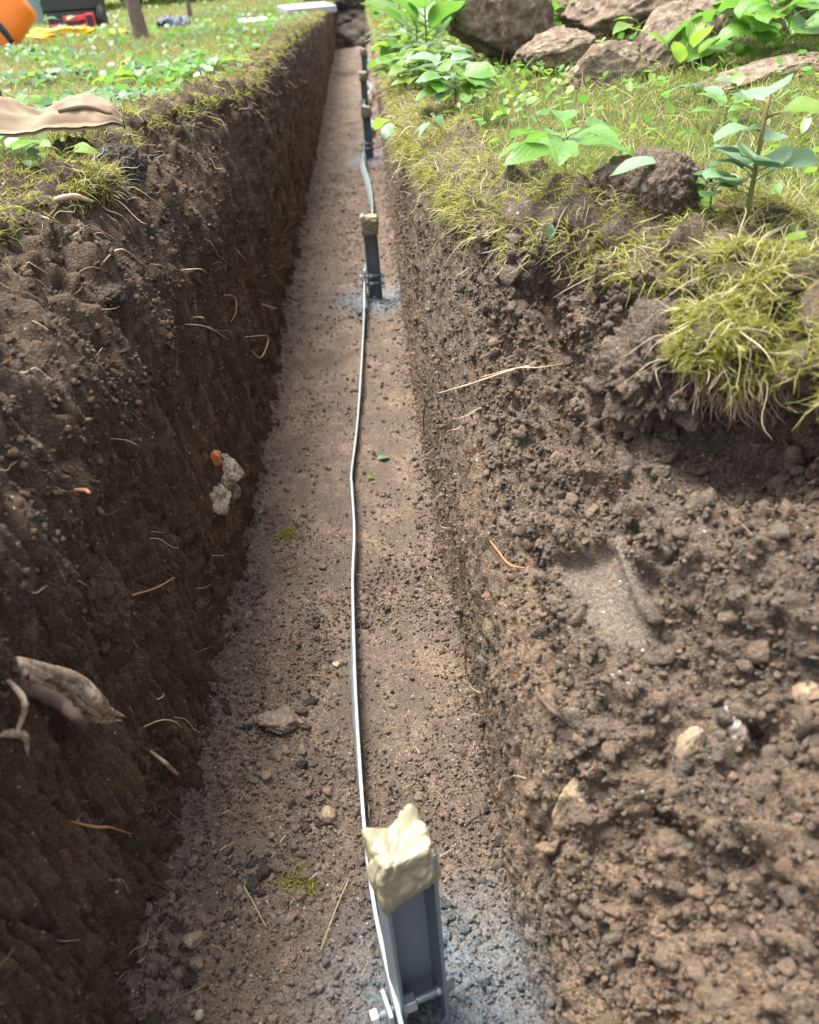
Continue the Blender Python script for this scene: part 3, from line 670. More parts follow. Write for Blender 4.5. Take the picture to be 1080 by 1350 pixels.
# ------------------------------------------------------------------ steel posts, strip
M_STEEL = plain('galvanised_post', (.155, .19, .22), .45, .15, .22, 30, .12, (1, 1, .25))
M_ZINC = plain('galvanised_strip', (.29, .345, .365), .5, .35, .14, 40, .1)
M_BOLT = plain('zinc_bolt', (.36, .39, .41), .4, .85, .2, 60, .1)
M_TAPE = plain('putty_tape', (.22, .197, .13), .55, 0, .14, 18, .35)
CW, CD, CT = .041, .034, .0034
def hexa(bm, c, r, h): cyl(bm, c, r, h, 'X', 6)
def tape_bm(seed, z0, z1, front):
    """greasy tape wrapped over the post head: pleated, with pinched corners"""
    bm = bmesh.new(); N = 34; hx, hy = (CW / 2 + .0008, CD / 2 + .001) if seed == 1 else (CW / 2 + .0035, CD / 2 + .0035)
    vs = {}
    def vert(x, y, z):
        k = (round(x, 4), round(y, 4), round(z, 4))
        if k not in vs: vs[k] = bm.verts.new((x, y, z))
        return vs[k]
    g = np.linspace(-1, 1, N + 1)
    for ax in range(3):
        for sg in (-1, 1):
            if ax == 2 and sg < 0: continue
            for i in range(N):
                for j in range(N):
                    qd = []
                    for (di, dj) in ((0, 0), (1, 0), (1, 1), (0, 1)):
                        a, b = g[i + di], g[j + dj]; c = [0, 0, 0]; c[ax] = sg; c[(ax + 1) % 3] = a; c[(ax + 2) % 3] = b; qd.append(vert(*c))
                    try: bm.faces.new(qd)
                    except ValueError: pass
    P = np.array([v.co[:] for v in bm.verts])
    sq = np.maximum(np.maximum(np.abs(P[:, 0]), np.abs(P[:, 1])), np.clip(P[:, 2], 0, 1)); nr = (np.abs(P) ** 7).sum(1) ** (1 / 7.)
    U = P / np.maximum(nr, 1e-6)[:, None]; U[:, 2] = np.where(P[:, 2] < 0, P[:, 2], U[:, 2])
    zz = (U[:, 2] + 1) / 2
    taper = 1 + .06 * (1 - zz) - .05 * zz ** 3
    X, Y = U[:, 0] * hx * taper, U[:, 1] * hy * taper; Z = z0 + (z1 - z0) * zz
    k = P * 2.2 + seed * 7.1
    fold = 1 - np.abs(fbm(k * np.array([1, 1, 1.3]), 3)) * 2.6
    fold = np.clip(fold, 0, 1) ** 5 - .9 * np.clip(1 - np.abs(gnoise(P * 1.1 + seed * 2.9)) * 9, 0, 1) ** 2
    dn = .0008 * fold + .0042 * fbm(P * 1.2 + seed * 3, 2) + .0003 * fbm(P * 9 + seed, 2)
    rr_ = np.random.default_rng(seed + 40)                       # overlapping wraps: a step with a groove along each tape edge
    for _ in range(7):
        d_ = rr_.normal(size=3) * np.array([1, .7, 1.1]); d_ /= np.linalg.norm(d_); e_ = P @ d_ - rr_.uniform(-.7, .7) + .10 * np.sin(P[:, 0] * 3 + P[:, 2] * 2 + _) 
        dn += .0007 * sstep(-.03, .03, e_) - .0014 * np.exp(-(e_ / .055) ** 2)
    nrm = U / np.linalg.norm(U, axis=1)[:, None]
    X += nrm[:, 0] * dn; Y += nrm[:, 1] * dn; Z += np.where(zz > .6, nrm[:, 2] * dn * 1.4, 0)
    top = sstep(.8, 1, zz)
    r2 = np.hypot(U[:, 0], U[:, 1]); Z -= top * .006 * (1 - np.clip(r2, 0, 1))
    for (ex, ey, eh) in front:                                   # pinched ears of tape
        e = np.exp(-((U[:, 0] - ex) ** 2 + (U[:, 1] - ey) ** 2) / .10) * sstep(.55, 1, zz)
        Z += e * eh; X += e * ex * eh * .25; Y += e * ey * eh * .25
    Z += (1 - sstep(0, .25, zz)) * (.012 * U[:, 0] * (seed == 1) + .004 * fbm(P * 2.5 + seed * 5, 2))
    for v, x, y, z in zip(bm.verts, X, Y, Z): v.co = (x, y, z)
    bmesh.ops.recalc_face_normals(bm, faces=bm.faces)
    for e in bm.edges:
        pass
    return bm
def make_post(i, x, y, z, h, rz, label):
    root = tag(empty('steel_post', (x, y, z), rz, math.radians(-1.5 if i else -1)), label, 'post', 'taped steel posts along the trench')
    if i == 0: root.scale = (1.17, 1.12, 1)
    bm = bmesh.new()
    pr = [(-CW/2, -CD/2), (-CW/2, CD/2), (CW/2, CD/2), (CW/2, -CD/2), (CW/2 - CT, -CD/2), (CW/2 - CT, CD/2 - CT), (-CW/2 + CT, CD/2 - CT), (-CW/2 + CT, -CD/2)]
    lo = [bm.verts.new((a, b, -.09)) for a, b in pr]; hi = [bm.verts.new((a, b, h)) for a, b in pr]
    for j in range(8): bm.faces.new((lo[j], lo[(j + 1) % 8], hi[(j + 1) % 8], hi[j]))
    bm.faces.new(hi[::-1]); bm.faces.new(lo); bmesh.ops.recalc_face_normals(bm, faces=bm.faces)
    bobj('channel', bm, M_STEEL, root, bevel=.0008)
    bm = bmesh.new(); box(bm, (0.001, CD / 2 - CT - .0008, h / 2), (.009, .0016, h - .002)); bobj('rib', bm, M_STEEL, root, bevel=.0012) if i else bm.free()
    ears = [(-.95, .8, .007), (.45, .95, .007), (.75, .9, .006), (.95, .0, .004)] if i == 0 else [(RNG.uniform(-.9, .9), .8, .007), (-.7, -.6, .004)]
    bobj('tape_wrap', tape_bm(i + 1, h - (.044 if i == 0 else .042), h + .008, ears), M_TAPE, root, True)
    for zb_ in ((.046, -.02) if i == 0 else (.082, .058)):
        bm = bmesh.new(); cyl(bm, (-.006, -CD/2 + .012, zb_), .0042, CW + .030, 'X', 14)
        for k in range(11):                                            # thread on the free end
            cyl(bm, (-CW/2 + .016 + k * .0021, -CD/2 + .012, zb_), .0047, .0011, 'X', 14)
        bo = bobj('bolt', bm, M_BOLT, root, True)
        bm = bmesh.new(); hexa(bm, (-CW/2 - .021, -CD/2 + .012, zb_), 0.0088, .007); bobj('bolt_head', bm, M_BOLT, bo, bevel=.0008)
        bm = bmesh.new(); hexa(bm, (-CW/2 + CT + .007, -CD/2 + .012, zb_), .0088, .010); bobj('nut', bm, M_BOLT, bo, bevel=.0008)
        bm = bmesh.new(); cyl(bm, (-CW/2 + CT + .001, -CD/2 + .012, zb_), .0105, .0015, 'X', 20); bobj('washer', bm, M_BOLT, bo)
        bm = bmesh.new(); hexa(bm, (CW/2 + .006, -CD/2 + .012, zb_), .0088, .009) if i else cyl(bm, (CW/2 - .004, -CD/2 + .012, zb_), .0050, .004, 'X', 14)
        bobj('nut' if i else 'bolt_tip', bm, M_BOLT, bo, bevel=.0006)
    # clamp plate that presses the strip on the flange
    bm = bmesh.new(); ph = .075
    box(bm, (-CW/2 - .0095, -CD/2 + .008, (.035 if i == 0 else .068)), (.0038, .026, ph)); 
    bobj('clamp_plate', bm, M_ZINC, root, bevel=.0015)
    return root
plabels = ['nearest steel post, its fat beige tape cap pleated above a threaded bolt', 'second steel post from the viewer, square tape cap and pale sprayed soil round its foot',
           'third steel post, beige cap just behind the loose curve of strip', 'fourth steel post along the trench, small and dark under its cap',
           'fifth steel post along the trench with a kinked strip beside it', 'farthest steel post, just before the dark trench end']
POST_OBJ = [make_post(i, *p, plabels[i]) for i, p in enumerate(POSTS)]

# galvanised strip on edge along the floor
sp = []
for (px, py, up) in ((575, 1500, .075), (538, 1385, .068), (526, 1335, .064), (508, 1262, .054), (492, 1185, .046), (480, 1085, .038), (470, 930, .034), (467, 850, .034), (465, 760, .034), (467, 700, .033), (464, 640, .032), (463.5, 622, .030), (471, 560, .028), (476.5, 480, .032), (480, 420, .036), (480.5, 385, .060), (481, 357, .075), (486, 325, .040), (491, 285, .033), (490.5, 255, .035), (486, 232, .04), (480, 214, .05), (479.5, 200, .075), (482, 182, .05), (492, 165, .05), (489, 156, .06), (481, 146, .075), (480, 135, .085), (488, 120, .075), (490.5, 112, .07), (482, 104, .075), (479.5, 96, .08), (484, 86, .06), (487, 80, .06), (482, 70, .05)):
    sp.append(on_floor(px, py, up))
sp = np.array(sp)
S = smooth_path(sp, 420)
SH, ST = .030, .0046
Tn = np.gradient(S, axis=0); Tn[:, 2] *= .2; Tn /= np.linalg.norm(Tn, axis=1)[:, None]
Sd = np.stack([Tn[:, 1], -Tn[:, 0], np.zeros(len(S))], 1); Sd /= np.linalg.norm(Sd, axis=1)[:, None]
tw = .12 + .12 * np.sin(S[:, 1] * 9) + .75 * sstep(2.7, 3.6, S[:, 1]) * (.5 + .5 * np.sin(S[:, 1] * 5))
Up = np.array([0, 0, 1.0])[None] * np.cos(tw)[:, None] + Sd * np.sin(tw)[:, None]; Sw = Sd * np.cos(tw)[:, None] - np.array([0, 0, 1.0]) * np.sin(tw)[:, None]
V = np.stack([S + Sw * ST/2, S - Sw * ST/2, S - Sw * ST/2 - Up * SH, S + Sw * ST/2 - Up * SH], 1)
F = []
for a in range(len(S) - 1):
    for j in range(4): F.append((a*4 + j, a*4 + (j+1) % 4, a*4 + 4 + (j+1) % 4, a*4 + 4 + j))
F += [(0, 1, 2, 3), ((len(S)-1)*4 + 3, (len(S)-1)*4 + 2, (len(S)-1)*4 + 1, (len(S)-1)*4)]
o = nmesh('metal_strip', V, F, M_ZINC, smooth=False); tag(o, 'long galvanised metal strip on edge running along the trench floor', 'strip')
b = o.modifiers.new('bevel', 'BEVEL'); b.width = .0009; b.segments = 2; b.limit_method = 'ANGLE'

# ------------------------------------------------------------------ stones, rocks, clods
IV5, IF5 = ico(5); IV4, IF4 = ico(4)
IV6, IF6 = ico(6)
def stone(name, loc, dims, rot, seed, mat, label, cat, chops=7, rough=.12, sub=5, group=None, tag_it=True, parent=None):
    r = np.random.default_rng(seed); V = {6: IV6, 5: IV5, 4: IV4}[sub].copy()
    for k in range(chops):
        d = r.normal(size=3); d /= np.linalg.norm(d); h = r.uniform(.62, .9); e = V @ d; V = V - np.where(e > h, (e - h) * .95, 0)[:, None] * d
    if sub < 6: rough = rough * 1.3 + .06
    V = V * (1 + rough * fbm(V * 1.6 + seed, 5, .6)[:, None] + rough * .5 * (ridged(V * 2.4 + seed * 3, 5) - .6)[:, None] + rough * .22 * fbm(V * 9 + seed, 4, .65)[:, None])
    V = V * np.asarray(dims)
    R = np.array(Euler([math.radians(a) for a in rot]).to_matrix()); V = V @ R.T
    o = nmesh(name, V, {6: IF6, 5: IF5, 4: IF4}[sub], mat, parent=parent); o.location = loc
    if tag_it: tag(o, label, cat, group)
    return o
M_ROCK = rock_material('rockery_stone', (.10, .07, .05), (.20, .15, .108), (.29, .235, .175), .8, .35)
M_ROCK2 = rock_material('rockery_stone_pale', (.15, .115, .085), (.26, .21, .16), (.36, .31, .25), 1.0, .1)
M_PALE = rock_material('limestone', (.22, .175, .115), (.36, .30, .215), (.48, .42, .33), 3)
M_TANS = rock_material('tan_stone', (.17, .125, .08), (.27, .20, .13), (.34, .27, .19), 4)
M_GREYS = rock_material('grey_stone', (.12, .105, .09), (.22, .20, .175), (.31, .285, .25), 4)
M_PINK = rock_material('clay_face', (.23, .19, .165), (.34, .29, .255), (.42, .37, .33), 2)
M_BRICK = rock_material('brick_red', (.42, .11, .04), (.56, .17, .07), (.62, .25, .12), 4)
M_CLAYL = rock_material('flat_clod', (.125, .088, .068), (.20, .145, .112), (.26, .20, .16), 3)
def on(px, py, keys=None, out=0.0):
    p, nn, _ = hit(px, py, keys); return p + nn * out
def rockat(px, py, yd, dims, rot, seed, mat, label, sub=6, chops=14, rough=.22):
    """rock whose centre shows at the pixel, at distance yd along the trench"""
    return stone('rock', at_depth(px, py, yd), dims, rot, seed, mat, label, 'rock', chops, rough, sub, 'rocks of the rockery')
rockat(662, 18, 2.55, (.17, .15, .15), (10, 20, 30), 3, M_ROCK, 'big rounded brown boulder standing by itself nearest the trench')
rockat(845, 8, 2.75, (.26, .17, .13), (5, -12, 10), 8, M_ROCK, 'broad dark boulder in the middle of the rockery')
rockat(735, 72, 2.25, (.115, .09, .055), (0, -8, 20), 12, M_ROCK, 'low pale pinkish rock between the two big boulders')
rockat(800, 92, 1.98, (.10, .08, .06), (8, -20, 20), 15, M_ROCK, 'craggy grey-brown rock in front of the broad boulder')
rockat(890, 62, 2.1, (.16, .10, .085), (0, -24, 15), 21, M_ROCK, 'slanted fissured rock under the lobed leaves')
rockat(1010, 100, 1.75, (.17, .07, .028), (0, -8, 12), 27, M_ROCK, 'long flat slab lying low at the right of the rockery')
rockat(1065, 28, 2.3, (.15, .12, .11), (0, 10, 40), 33, M_ROCK, 'rock half hidden by leaves at the right edge')
M_LUMP = M_DCLOD
def lumpy(name, loc, dims, rot, seed, mat, label, cat, amp=.2):
    big_ = max(dims) > .03; V = (IV6 if big_ else IV5).copy(); V = V * (1 + amp * fbm(V * 1.5 + seed, 3)[:, None] + amp * .7 * clods(V, 2.6, seed)[:, None] + amp * .5 * clods(V, 5.5, seed)[:, None] + amp * .3 * clods(V, 12, seed)[:, None] + amp * .5 * fbm(V * 6 + seed, 4, .65)[:, None]); V = V * np.asarray(dims)
    R = np.array(Euler([math.radians(a) for a in rot]).to_matrix()); o = nmesh(name, V @ R.T, IF6 if big_ else IF5, mat); o.location = loc; return tag(o, label, cat)
p = on(845, 225, ('GR', 'R')); lumpy('soil_heap', p + np.array([.0, .03, -.012]), (.066, .05, .044), (0, 0, 20), 4, M_WALL_R, 'crumbly mound of dug soil on the grassy right edge', 'soil heap', .2); HEAP = [p + np.array([.0, .03, -.012])]
p = on(865, 200, ('GR', 'R')); lumpy('soil_heap', p + np.array([-.004, .004, -.006]), (.036, .03, .036), (0, 0, 60), 14, M_WALL_R, 'small second soil mound behind the crumbly mound', 'soil heap', .2)
p = on(860, 480, ('R',), -.01); lumpy('soil_lump', p, (.040, .05, .05), (10, 20, 0), 24, M_WALL_R, 'big rounded lump of soil bulging from the right wall', 'soil lump', .42)
p = on(155, 385, ('L',), -.002); lumpy('soil_lump', p, (.016, .028, .014), (0, 0, 10), 34, M_DCLOD, 'small grey clod sticking out high on the left wall', 'soil lump', .25)
p = on(140, 800, ('L',), -.012); lumpy('soil_lump', p, (.03, .045, .05), (0, 0, 0), 44, M_WALL_L, 'rough grey-brown clod bulging low on the left wall', 'soil lump', .3)
p = on(150, 205, ('L', 'GL'), 0); lumpy('soil_lump', p + np.array([0, 0, -.022]), (.034, .05, .03), (0, 0, 0), 54, M_TOP, 'torn dark sod corner at the left rim', 'soil lump', .3)
stone('stone', on(180, 479, ('L',), -.006), (.013, .022, .011), (0, 15, 0), 41, M_GREYS, 'smooth grey pebble stuck in the left wall', 'stone', 9, .10, 5)
stone('stone', on(303, 622, ('L', 'F'), -.008), (.028, .046, .036), (10, 20, 30), 42, M_PALE, 'pale jagged stone at the foot of the left wall', 'stone', 26, .22)
stone('stone', on(284, 655, ('L', 'F'), -.006), (.030, .040, .018), (30, 0, 60), 43, M_PALE, 'pale broken stone just below the jagged one', 'stone', 26, .22)
stone('stone', on(315, 650, ('L', 'F'), -.002), (.014, .018, .014), (10, 50, 10), 45, M_GREYS, 'grey chip wedged beside the pale broken stones', 'stone', 8, .2, 4)
stone('brick_chip', on(277, 606, ('L',), .012), (.010, .014, .013), (20, 20, 30), 46, M_BRICK, 'orange-red brick chip above the pale stones', 'brick chip', 14, .0, 4)
stone('clod', on(370, 952, ('F',), .004), (.036, .024, .011), (-10, 6, -10), 47, M_CLAYL, 'flat slab-shaped clod lying on the trench floor', 'clod', 10, .26)
stone('stone', on(258, 1240, ('F',), .005), (.012, .010, .008), (0, 0, 30), 48, M_TANS, 'tan angular stone among the crumbs of the near floor', 'stone', 8, .12, 4)
stone('stone', on(434, 1080, ('F',), .006), (.012, .012, .012), (20, 10, 0), 49, M_TANS, 'small tan stone left of the nearest tape cap', 'stone', 8, .15, 4)
stone('stone', on(263, 1342, ('F',), .004), (.005, .006, .004), (0, 0, 0), 50, M_PALE, 'tiny whitish pebble at the near end of the floor', 'stone', 3, .05, 4)
stone('stone', on(745, 1068, ('R',), -.008), (.018, .018, .032), (0, 10, 10), 51, M_TANS, 'rough tan upright stone set in the right bank', 'stone', 8, .16)
stone('stone', on(965, 965, ('R',), -.006), (.014, .020, .024), (10, 0, 20), 52, M_PINK, 'smooth pale stone with a hollow face in the right bank', 'stone', 9, .3)
stone('stone', on(908, 988, ('R',), -.003), (.009, .010, .022), (0, 20, 0), 53, M_TANS, 'narrow pinkish stone beside the hollow-faced stone', 'stone', 5, .1)
stone('stone', on(1062, 918, ('R',), -.004), (.012, .012, .012), (0, 20, 0), 55, M_TANS, 'brownish lump of stone at the right margin', 'stone', 5, .2, 4)
stone('stone', on(802, 1095, ('R',), -.003), (.011, .010, .009), (0, 20, 0), 56, M_TANS, 'small yellowish stone just right of the upright stone', 'stone', 6, .15, 4)
# ------------------------------------------------------------------ roots
M_WOOD = rock_material('torn_root_wood', (.28, .19, .125), (.42, .31, .22), (.52, .42, .33), 3)
def root(pts, rad, mat, label, keys=('L',), outs=None, n=26, cat='root', name='root', rough=.08):
    P = []
    for k, (x, y) in enumerate(pts):
        P.append(on(x, y, keys, (outs[k] if outs else (-.008 if k in (0,) else .012))))
    return tag(tube(name, P, rad, mat, None, n, 7, rough, len(pts)), label, cat)
# torn root with stripped wood
st = tag(empty('torn_root', on(60, 900, ('L',))), 'thick torn root with pale stripped wood jutting from left wall', 'root')
def child_tube(nm, pts, rad, mat, outs, n=26, rough=.12, seg=9):
    P = np.array([on(x, y, ('L',), oo) for (x, y), oo in zip(pts, outs)]) - np.array(st.location)
    return tube(nm, P, rad, mat, st, n, seg, rough, n)
for k_ in range(9):
    o_ = (k_ - 4) * 3.2; e_ = RNG.uniform(-26, 6); j_ = RNG.normal(size=4) * 1.6
    child_tube('fibre', [(26 + abs(o_) * .3, 878 + o_ + j_[0]), (52 + o_ * .25, 903 + o_ * .9 + j_[1]), (76 + o_ * .3, 934 + o_ * .7 + j_[2]), (104 + e_ * .6, 949 + o_ * .45 + j_[3]), (138 + e_, 953 + o_ * .35 + e_ * .25)], [.003, .0052, .0046, .0034, .0005], M_WOOD, [.0, .024 - .0006 * o_, .030 - .0008 * o_, .030 - .0005 * o_, .026], rough=.05, seg=7)
child_tube('bark', [(20, 895), (48, 925), (70, 950), (82, 965)], [.005, .006, .005, .002], M_DROOT, [-.005, .02, .024, .02])
child_tube('bark', [(45, 880), (75, 900), (95, 925), (115, 945)], [.004, .005, .004, .002], M_DROOT, [0, .02, .026, .02])
child_tube('rootlet', [(15, 890), (6, 925), (2, 970)], [.0018, .0026, .0016], M_WOOD, [-.005, .014, .010])
child_tube('rootlet', [(2, 965), (18, 972), (30, 992)], [.003, .0034, .001], M_WOOD, [.0, .010, .006])
root([(78, 645), (90, 648), (106, 651)], [.0012, .0022, .0015], M_RROOT, 'short orange root end on the shaded left wall')
root([(318, 445), (330, 443), (346, 446), (348, 462), (336, 472), (326, 462)], [.001, .0014, .0008], M_ROOT, 'looped pale rootlet low on the left wall')
root([(238, 430), (262, 432), (297, 449)], [.0012, .0012, .0006], M_ROOT, 'long straight rootlet crossing the middle of left wall')
root([(240, 422), (255, 420), (264, 424)], [.0009, .0009, .0005], M_ROOT, 'short rootlet just above the long straight one')
root([(286, 390), (306, 393), (306, 412), (296, 430)], [.0012, .0012, .0006], M_RROOT, 'hooked reddish rootlet beneath the left turf')
root([(238, 355), (255, 353), (270, 360)], [.0011, .0009, .0005], M_ROOT, 'thin rootlet close under the left turf')
root([(340, 398), (352, 400), (366, 404)], [.002, .0022, .0010], M_ROOT, 'short whitish root stub near the far left wall')
root([(90, 1078), (108, 1090), (128, 1092), (158, 1102)], [.0012, .0013, .0007], M_RROOT, 'wavy red-brown rootlet near the bottom of left wall')
root([(200, 985), (203, 1005), (212, 1011), (226, 1018)], [.0022, .0026, .0022], M_ROOT, 'elbow-shaped grey root end by the near floor edge')
root([(182, 966), (200, 953), (215, 952), (228, 960)], [.0009, .0009, .0006], M_ROOT, 'arched thin rootlet above the elbow-shaped root')
root([(170, 785), (190, 778), (210, 764)], [.0014, .0013, .0006], M_RROOT, 'reddish forked rootlet beside the rough clod', outs=[-.005, .015, .02])
root([(188, 926), (200, 921), (209, 913)], [.0008, .0009, .0006], M_ROOT, 'tiny hooked rootlet below the rough clod')
root([(130, 350), (150, 335), (178, 355)], [.0012, .0012, .0007], M_ROOT, 'drooping rootlet at the torn left sod corner')
root([(580, 518), (630, 510), (690, 492), (742, 474)], [.0010, .0016, .0014, .0010], M_ROOT, 'long pale root stretched across the right wall', ('R',), [.008, .012, .012, -.004])
root([(636, 500), (690, 490), (720, 488), (745, 478)], [.0008, .0010, .0008], M_ROOT, 'second pale root fraying from the long stretched root', ('R',), [.006, .014, .012, -.004])
root([(642, 712), (664, 728), (680, 748), (700, 752)], [.0011, .0012, .0007], M_RROOT, 'reddish rootlet hanging on the shaved right wall', ('R',), [-.004, .008, .009, .004])
root([(712, 905), (725, 920), (738, 940), (745, 955)], [.0016, .0022, .0022, .0014], M_DROOT, 'bent dark twig on the corner of right bank', ('R',), [.004, .008, .008, -.003])
root([(558, 530), (560, 552), (559, 575)], [.0010, .0012, .0008], M_DROOT, 'dark upright rootlet at the far right floor edge', ('R', 'F'), [.004, .008, .004])
root([(612, 880), (614, 860), (616, 838)], [.0008, .0009, .0006], M_RROOT, 'thin upright red rootlet at foot of right wall', ('R', 'F'), [.004, .008, .004])
root([(404, 892), (420, 894), (438, 897)], [.001, .001, .0006], M_RROOT, 'thin reddish root lying on the floor', ('F',), [.004, .006, .004])
root([(323, 1172), (336, 1195), (352, 1226)], [.0007, .0008, .0005], M_STRAW, 'pale straw stalk lying on the near floor', ('F',), [.006, .010, .006], cat='straw', name='straw_stalk')
root([(460, 1162), (444, 1200), (424, 1256)], [.0007, .0008, .0005], M_STRAW, 'forked dry stalk left of the nearest post', ('F',), [.006, .010, .006], cat='straw', name='straw_stalk')
root([(66, 272), (90, 274), (116, 281)], [.003, .0045, .002], M_ROOT, 'short thick tan root lying on the left sod', ('L', 'GL'), [.012, .016, .014], cat='root')
# spider-web-like fine strands near the long root are left to the fine roots

_n = 900; _a = RNG.random(_n) * 6.28; _r = np.abs(RNG.normal(size=_n)) * .75
_pp = HEAP[0] + np.column_stack([np.cos(_a) * _r * .066, np.sin(_a) * _r * .05 - .01, .042 * np.sqrt(np.clip(1 - _r ** 2, 0, 1)) + .012 * (_r > 1)])
scatter('soil_crumbs', _pp, sizes(_n, .0012, .006, 1.8), C_WALL_R, BITS, IF1, 'crumbs spilling down the crumbly mound')
# ------------------------------------------------------------------ leafy plants
def leaf_arrays(L, W, kind='ovate', bend=.25, fold=.22, nu=9, nv=5, wav=.0, seed=0):
    u = np.linspace(0, 1, nu); v = np.linspace(-1, 1, nv)
    if kind == 'ovate': w_ = np.sin(np.pi * np.clip(u, 0, 1) ** .8) ** .8
    elif kind == 'round': w_ = np.sqrt(np.clip(1 - (2 * u - 1) ** 2, 0, 1)) * 1.05
    else: w_ = np.sin(np.pi * u ** .75) ** .6 * (.72 + .36 * np.abs(np.sin(u * np.pi * 3.2)))
    U, Vv = np.meshgrid(u, v, indexing='ij')
    X = Vv * w_[:, None] * W / 2
    if kind == 'lobed': Yy = (U + .16 * np.abs(Vv) * np.sin(U * np.pi)) * L
    else: Yy = U * L
    r = np.random.default_rng(seed)
    Z = fold * np.abs(X) - bend * L * U ** 2 + wav * W * np.sin(U * 9 + Vv * 2 + seed)
    return np.stack([X, Yy, Z], -1).reshape(-1, 3), gridfaces(nu, nv)
LEAVES = {}
def leaf_mesh(kind, mat, seed):
    key = (kind, mat.name, seed)
    if key not in LEAVES:
        W = {'ovate': .55, 'round': .95, 'lobed': .85}[kind]
        V, F = leaf_arrays(1, W, kind, .28 + .1 * (seed % 3), .25, 13 if kind == 'lobed' else 9, 7 if kind == 'lobed' else 5, .035, seed)
        me = bpy.data.meshes.new('leaf'); me.from_pydata([tuple(x) for x in V], [], [tuple(int(i) for i in f) for f in F]); me.materials.append(mat)
        for pl in me.polygons: pl.use_smooth = True
        LEAVES[key] = me
    return LEAVES[key]
def add_leaf(parent, base, az, pitch, L, kind, mat, roll=0):
    o = bpy.data.objects.new('leaf', leaf_mesh(kind, mat, RNG.integers(0, 4).item())); add(o); o.parent = parent
    o.matrix_local = Matrix.Translation(base) @ Euler((pitch, roll, az), 'XYZ').to_matrix().to_4x4() @ Matrix.Scale(L, 4)
    return o
M_STEM = leaf_material('stem_green', (.09, .15, .03), (.16, .22, .06), .5, .2)
M_STEMB = leaf_material('stem_brown', (.13, .10, .03), (.20, .16, .06), .6, .1)
M_PETAL = leaf_material('petal_yellow', (.80, .56, .01), (.90, .70, .03), .5, .3)
def weed(loc, label, n_leaf, L, kind='ovate', mat=None, height=.06, lean=(0, 0), spread=.9, pitch=.35, group='leafy weeds on the rockery bank', stem=.0014, name='weed', cat='weed', stemmat=None, flower=False, lay=None):
    root_ = tag(empty(name, loc), label, cat, group); mat = mat or M_LEAF
    top = Vector((lean[0], lean[1], height)); pts = [(0, 0, -.01), (lean[0] * .3, lean[1] * .3, height * .55), tuple(top)]
    tube('stem', pts, [stem, stem * .6], stemmat or M_STEM, root_, 8, 6)
    a0 = RNG.random() * 6.28
    for k in range(n_leaf):
        f = (k + 1) / n_leaf; s = .25 + .75 * f; b = Vector((lean[0] * s, lean[1] * s, height * s))
        az = a0 + k * 2.4 if lay is None else lay[k % len(lay)]
        pet = L * spread * RNG.uniform(.25, .6); ax = Vector((-math.sin(az), math.cos(az), 0))
        tip = b + ax * pet + Vector((0, 0, pet * .45))
        tube('petiole', [tuple(b), tuple((b + tip) / 2 + Vector((0, 0, pet * .1))), tuple(tip)], [stem * .6, stem * .45], stemmat or M_STEM, root_, 6, 5)
        add_leaf(root_, tip, az, RNG.uniform(-.15, .15) + pitch, L * RNG.uniform(.8, 1.15), kind, mat if RNG.random() < .92 else M_YLEAF, RNG.uniform(-.4, .4))
    if flower:
        c = top + Vector((.004, 0, .03)); tube('flower_stalk', [tuple(top), tuple(c)], [stem * .6, stem * .5], M_STEM, root_, 5, 5)
        fl_ = tag(empty('flower', c), None); fl_.parent = root_
        for k in range(5):
            o = bpy.data.objects.new('petal', leaf_mesh('round', M_PETAL, k % 3)); add(o); o.parent = fl_
            o.matrix_local = Euler((.7, 0, k * 1.2566), 'XYZ').to_matrix().to_4x4() @ Matrix.Scale(.016, 4)
    return root_
def G(px, py, keys=('GR', 'R'), dz=0): return on(px, py, keys) + np.array([0, 0, dz])
weed(G(770, 165), 'broad-leaved weed with ovate leaves left of the crumbly soil mound', 9, .058, 'ovate', M_LEAF, .035, pitch=.15)
weed(G(735, 190), 'low weed drooping over the edge below the broad-leaved weed', 5, .055, 'ovate', M_LEAF, .02, pitch=.0)
weed(G(925, 200), 'single long bluish leaf lying beside the crumbly soil mound', 1, .06, 'ovate', M_BLEAF, .02, pitch=.0, lay=[1.5])
weed(G(1000, 250), 'round-leaved weed with big blurred bluish leaves close to the viewer', 7, .042, 'round', M_BLEAF, .05, pitch=.6, lay=[1.2, 2.0, -1.2, .3, -2, 2.6])
weed(G(1035, 235), 'tall brown-stemmed weed with pale leaf tuft at the right margin', 7, .042, 'round', M_BLEAF, .11, (0.012, .02), .6, .25, stem=.0028, stemmat=M_STEMB)
weed(G(940, 245), 'small green sprig below the big bluish leaves', 6, .022, 'round', M_LEAF, .025, pitch=.3)
weed(G(960, 165), 'bushy yellow-green weed behind the big bluish leaves', 9, .042, 'ovate', M_LEAF, .04, pitch=.35)
weed(G(533, 170, ('R', 'GR')), 'little two-leaved sprig hanging over the far right edge', 3, .035, 'round', M_BLEAF, .015, (-.02, 0), pitch=-.5, lay=[1.6, 2.4, .8])
weed(G(580, 172, ('R', 'GR')), 'sprig with one pale leaf at the grassy right edge', 3, .032, 'ovate', M_BLEAF, .02, (-.015, 0), pitch=-.2, lay=[1.3, 2.2, -.4])
weed(G(900, 100), 'upright young weed with two tall leaves before the slanted rock', 5, .075, 'ovate', M_YLEAF, .05, pitch=.9)
weed(G(842, 62), 'pale five-leaved sprig in front of the broad boulder', 5, .065, 'ovate', M_YLEAF, .06, pitch=.15)
weed(G(705, 70), 'yellow-flowered weed between boulder and pale rock', 9, .09, 'lobed', M_LEAF, .09, pitch=.4, flower=True)
weed(G(745, 62), 'leafy weed growing in the gap behind the pale rock', 9, .08, 'ovate', M_LEAF, .10, pitch=.5)
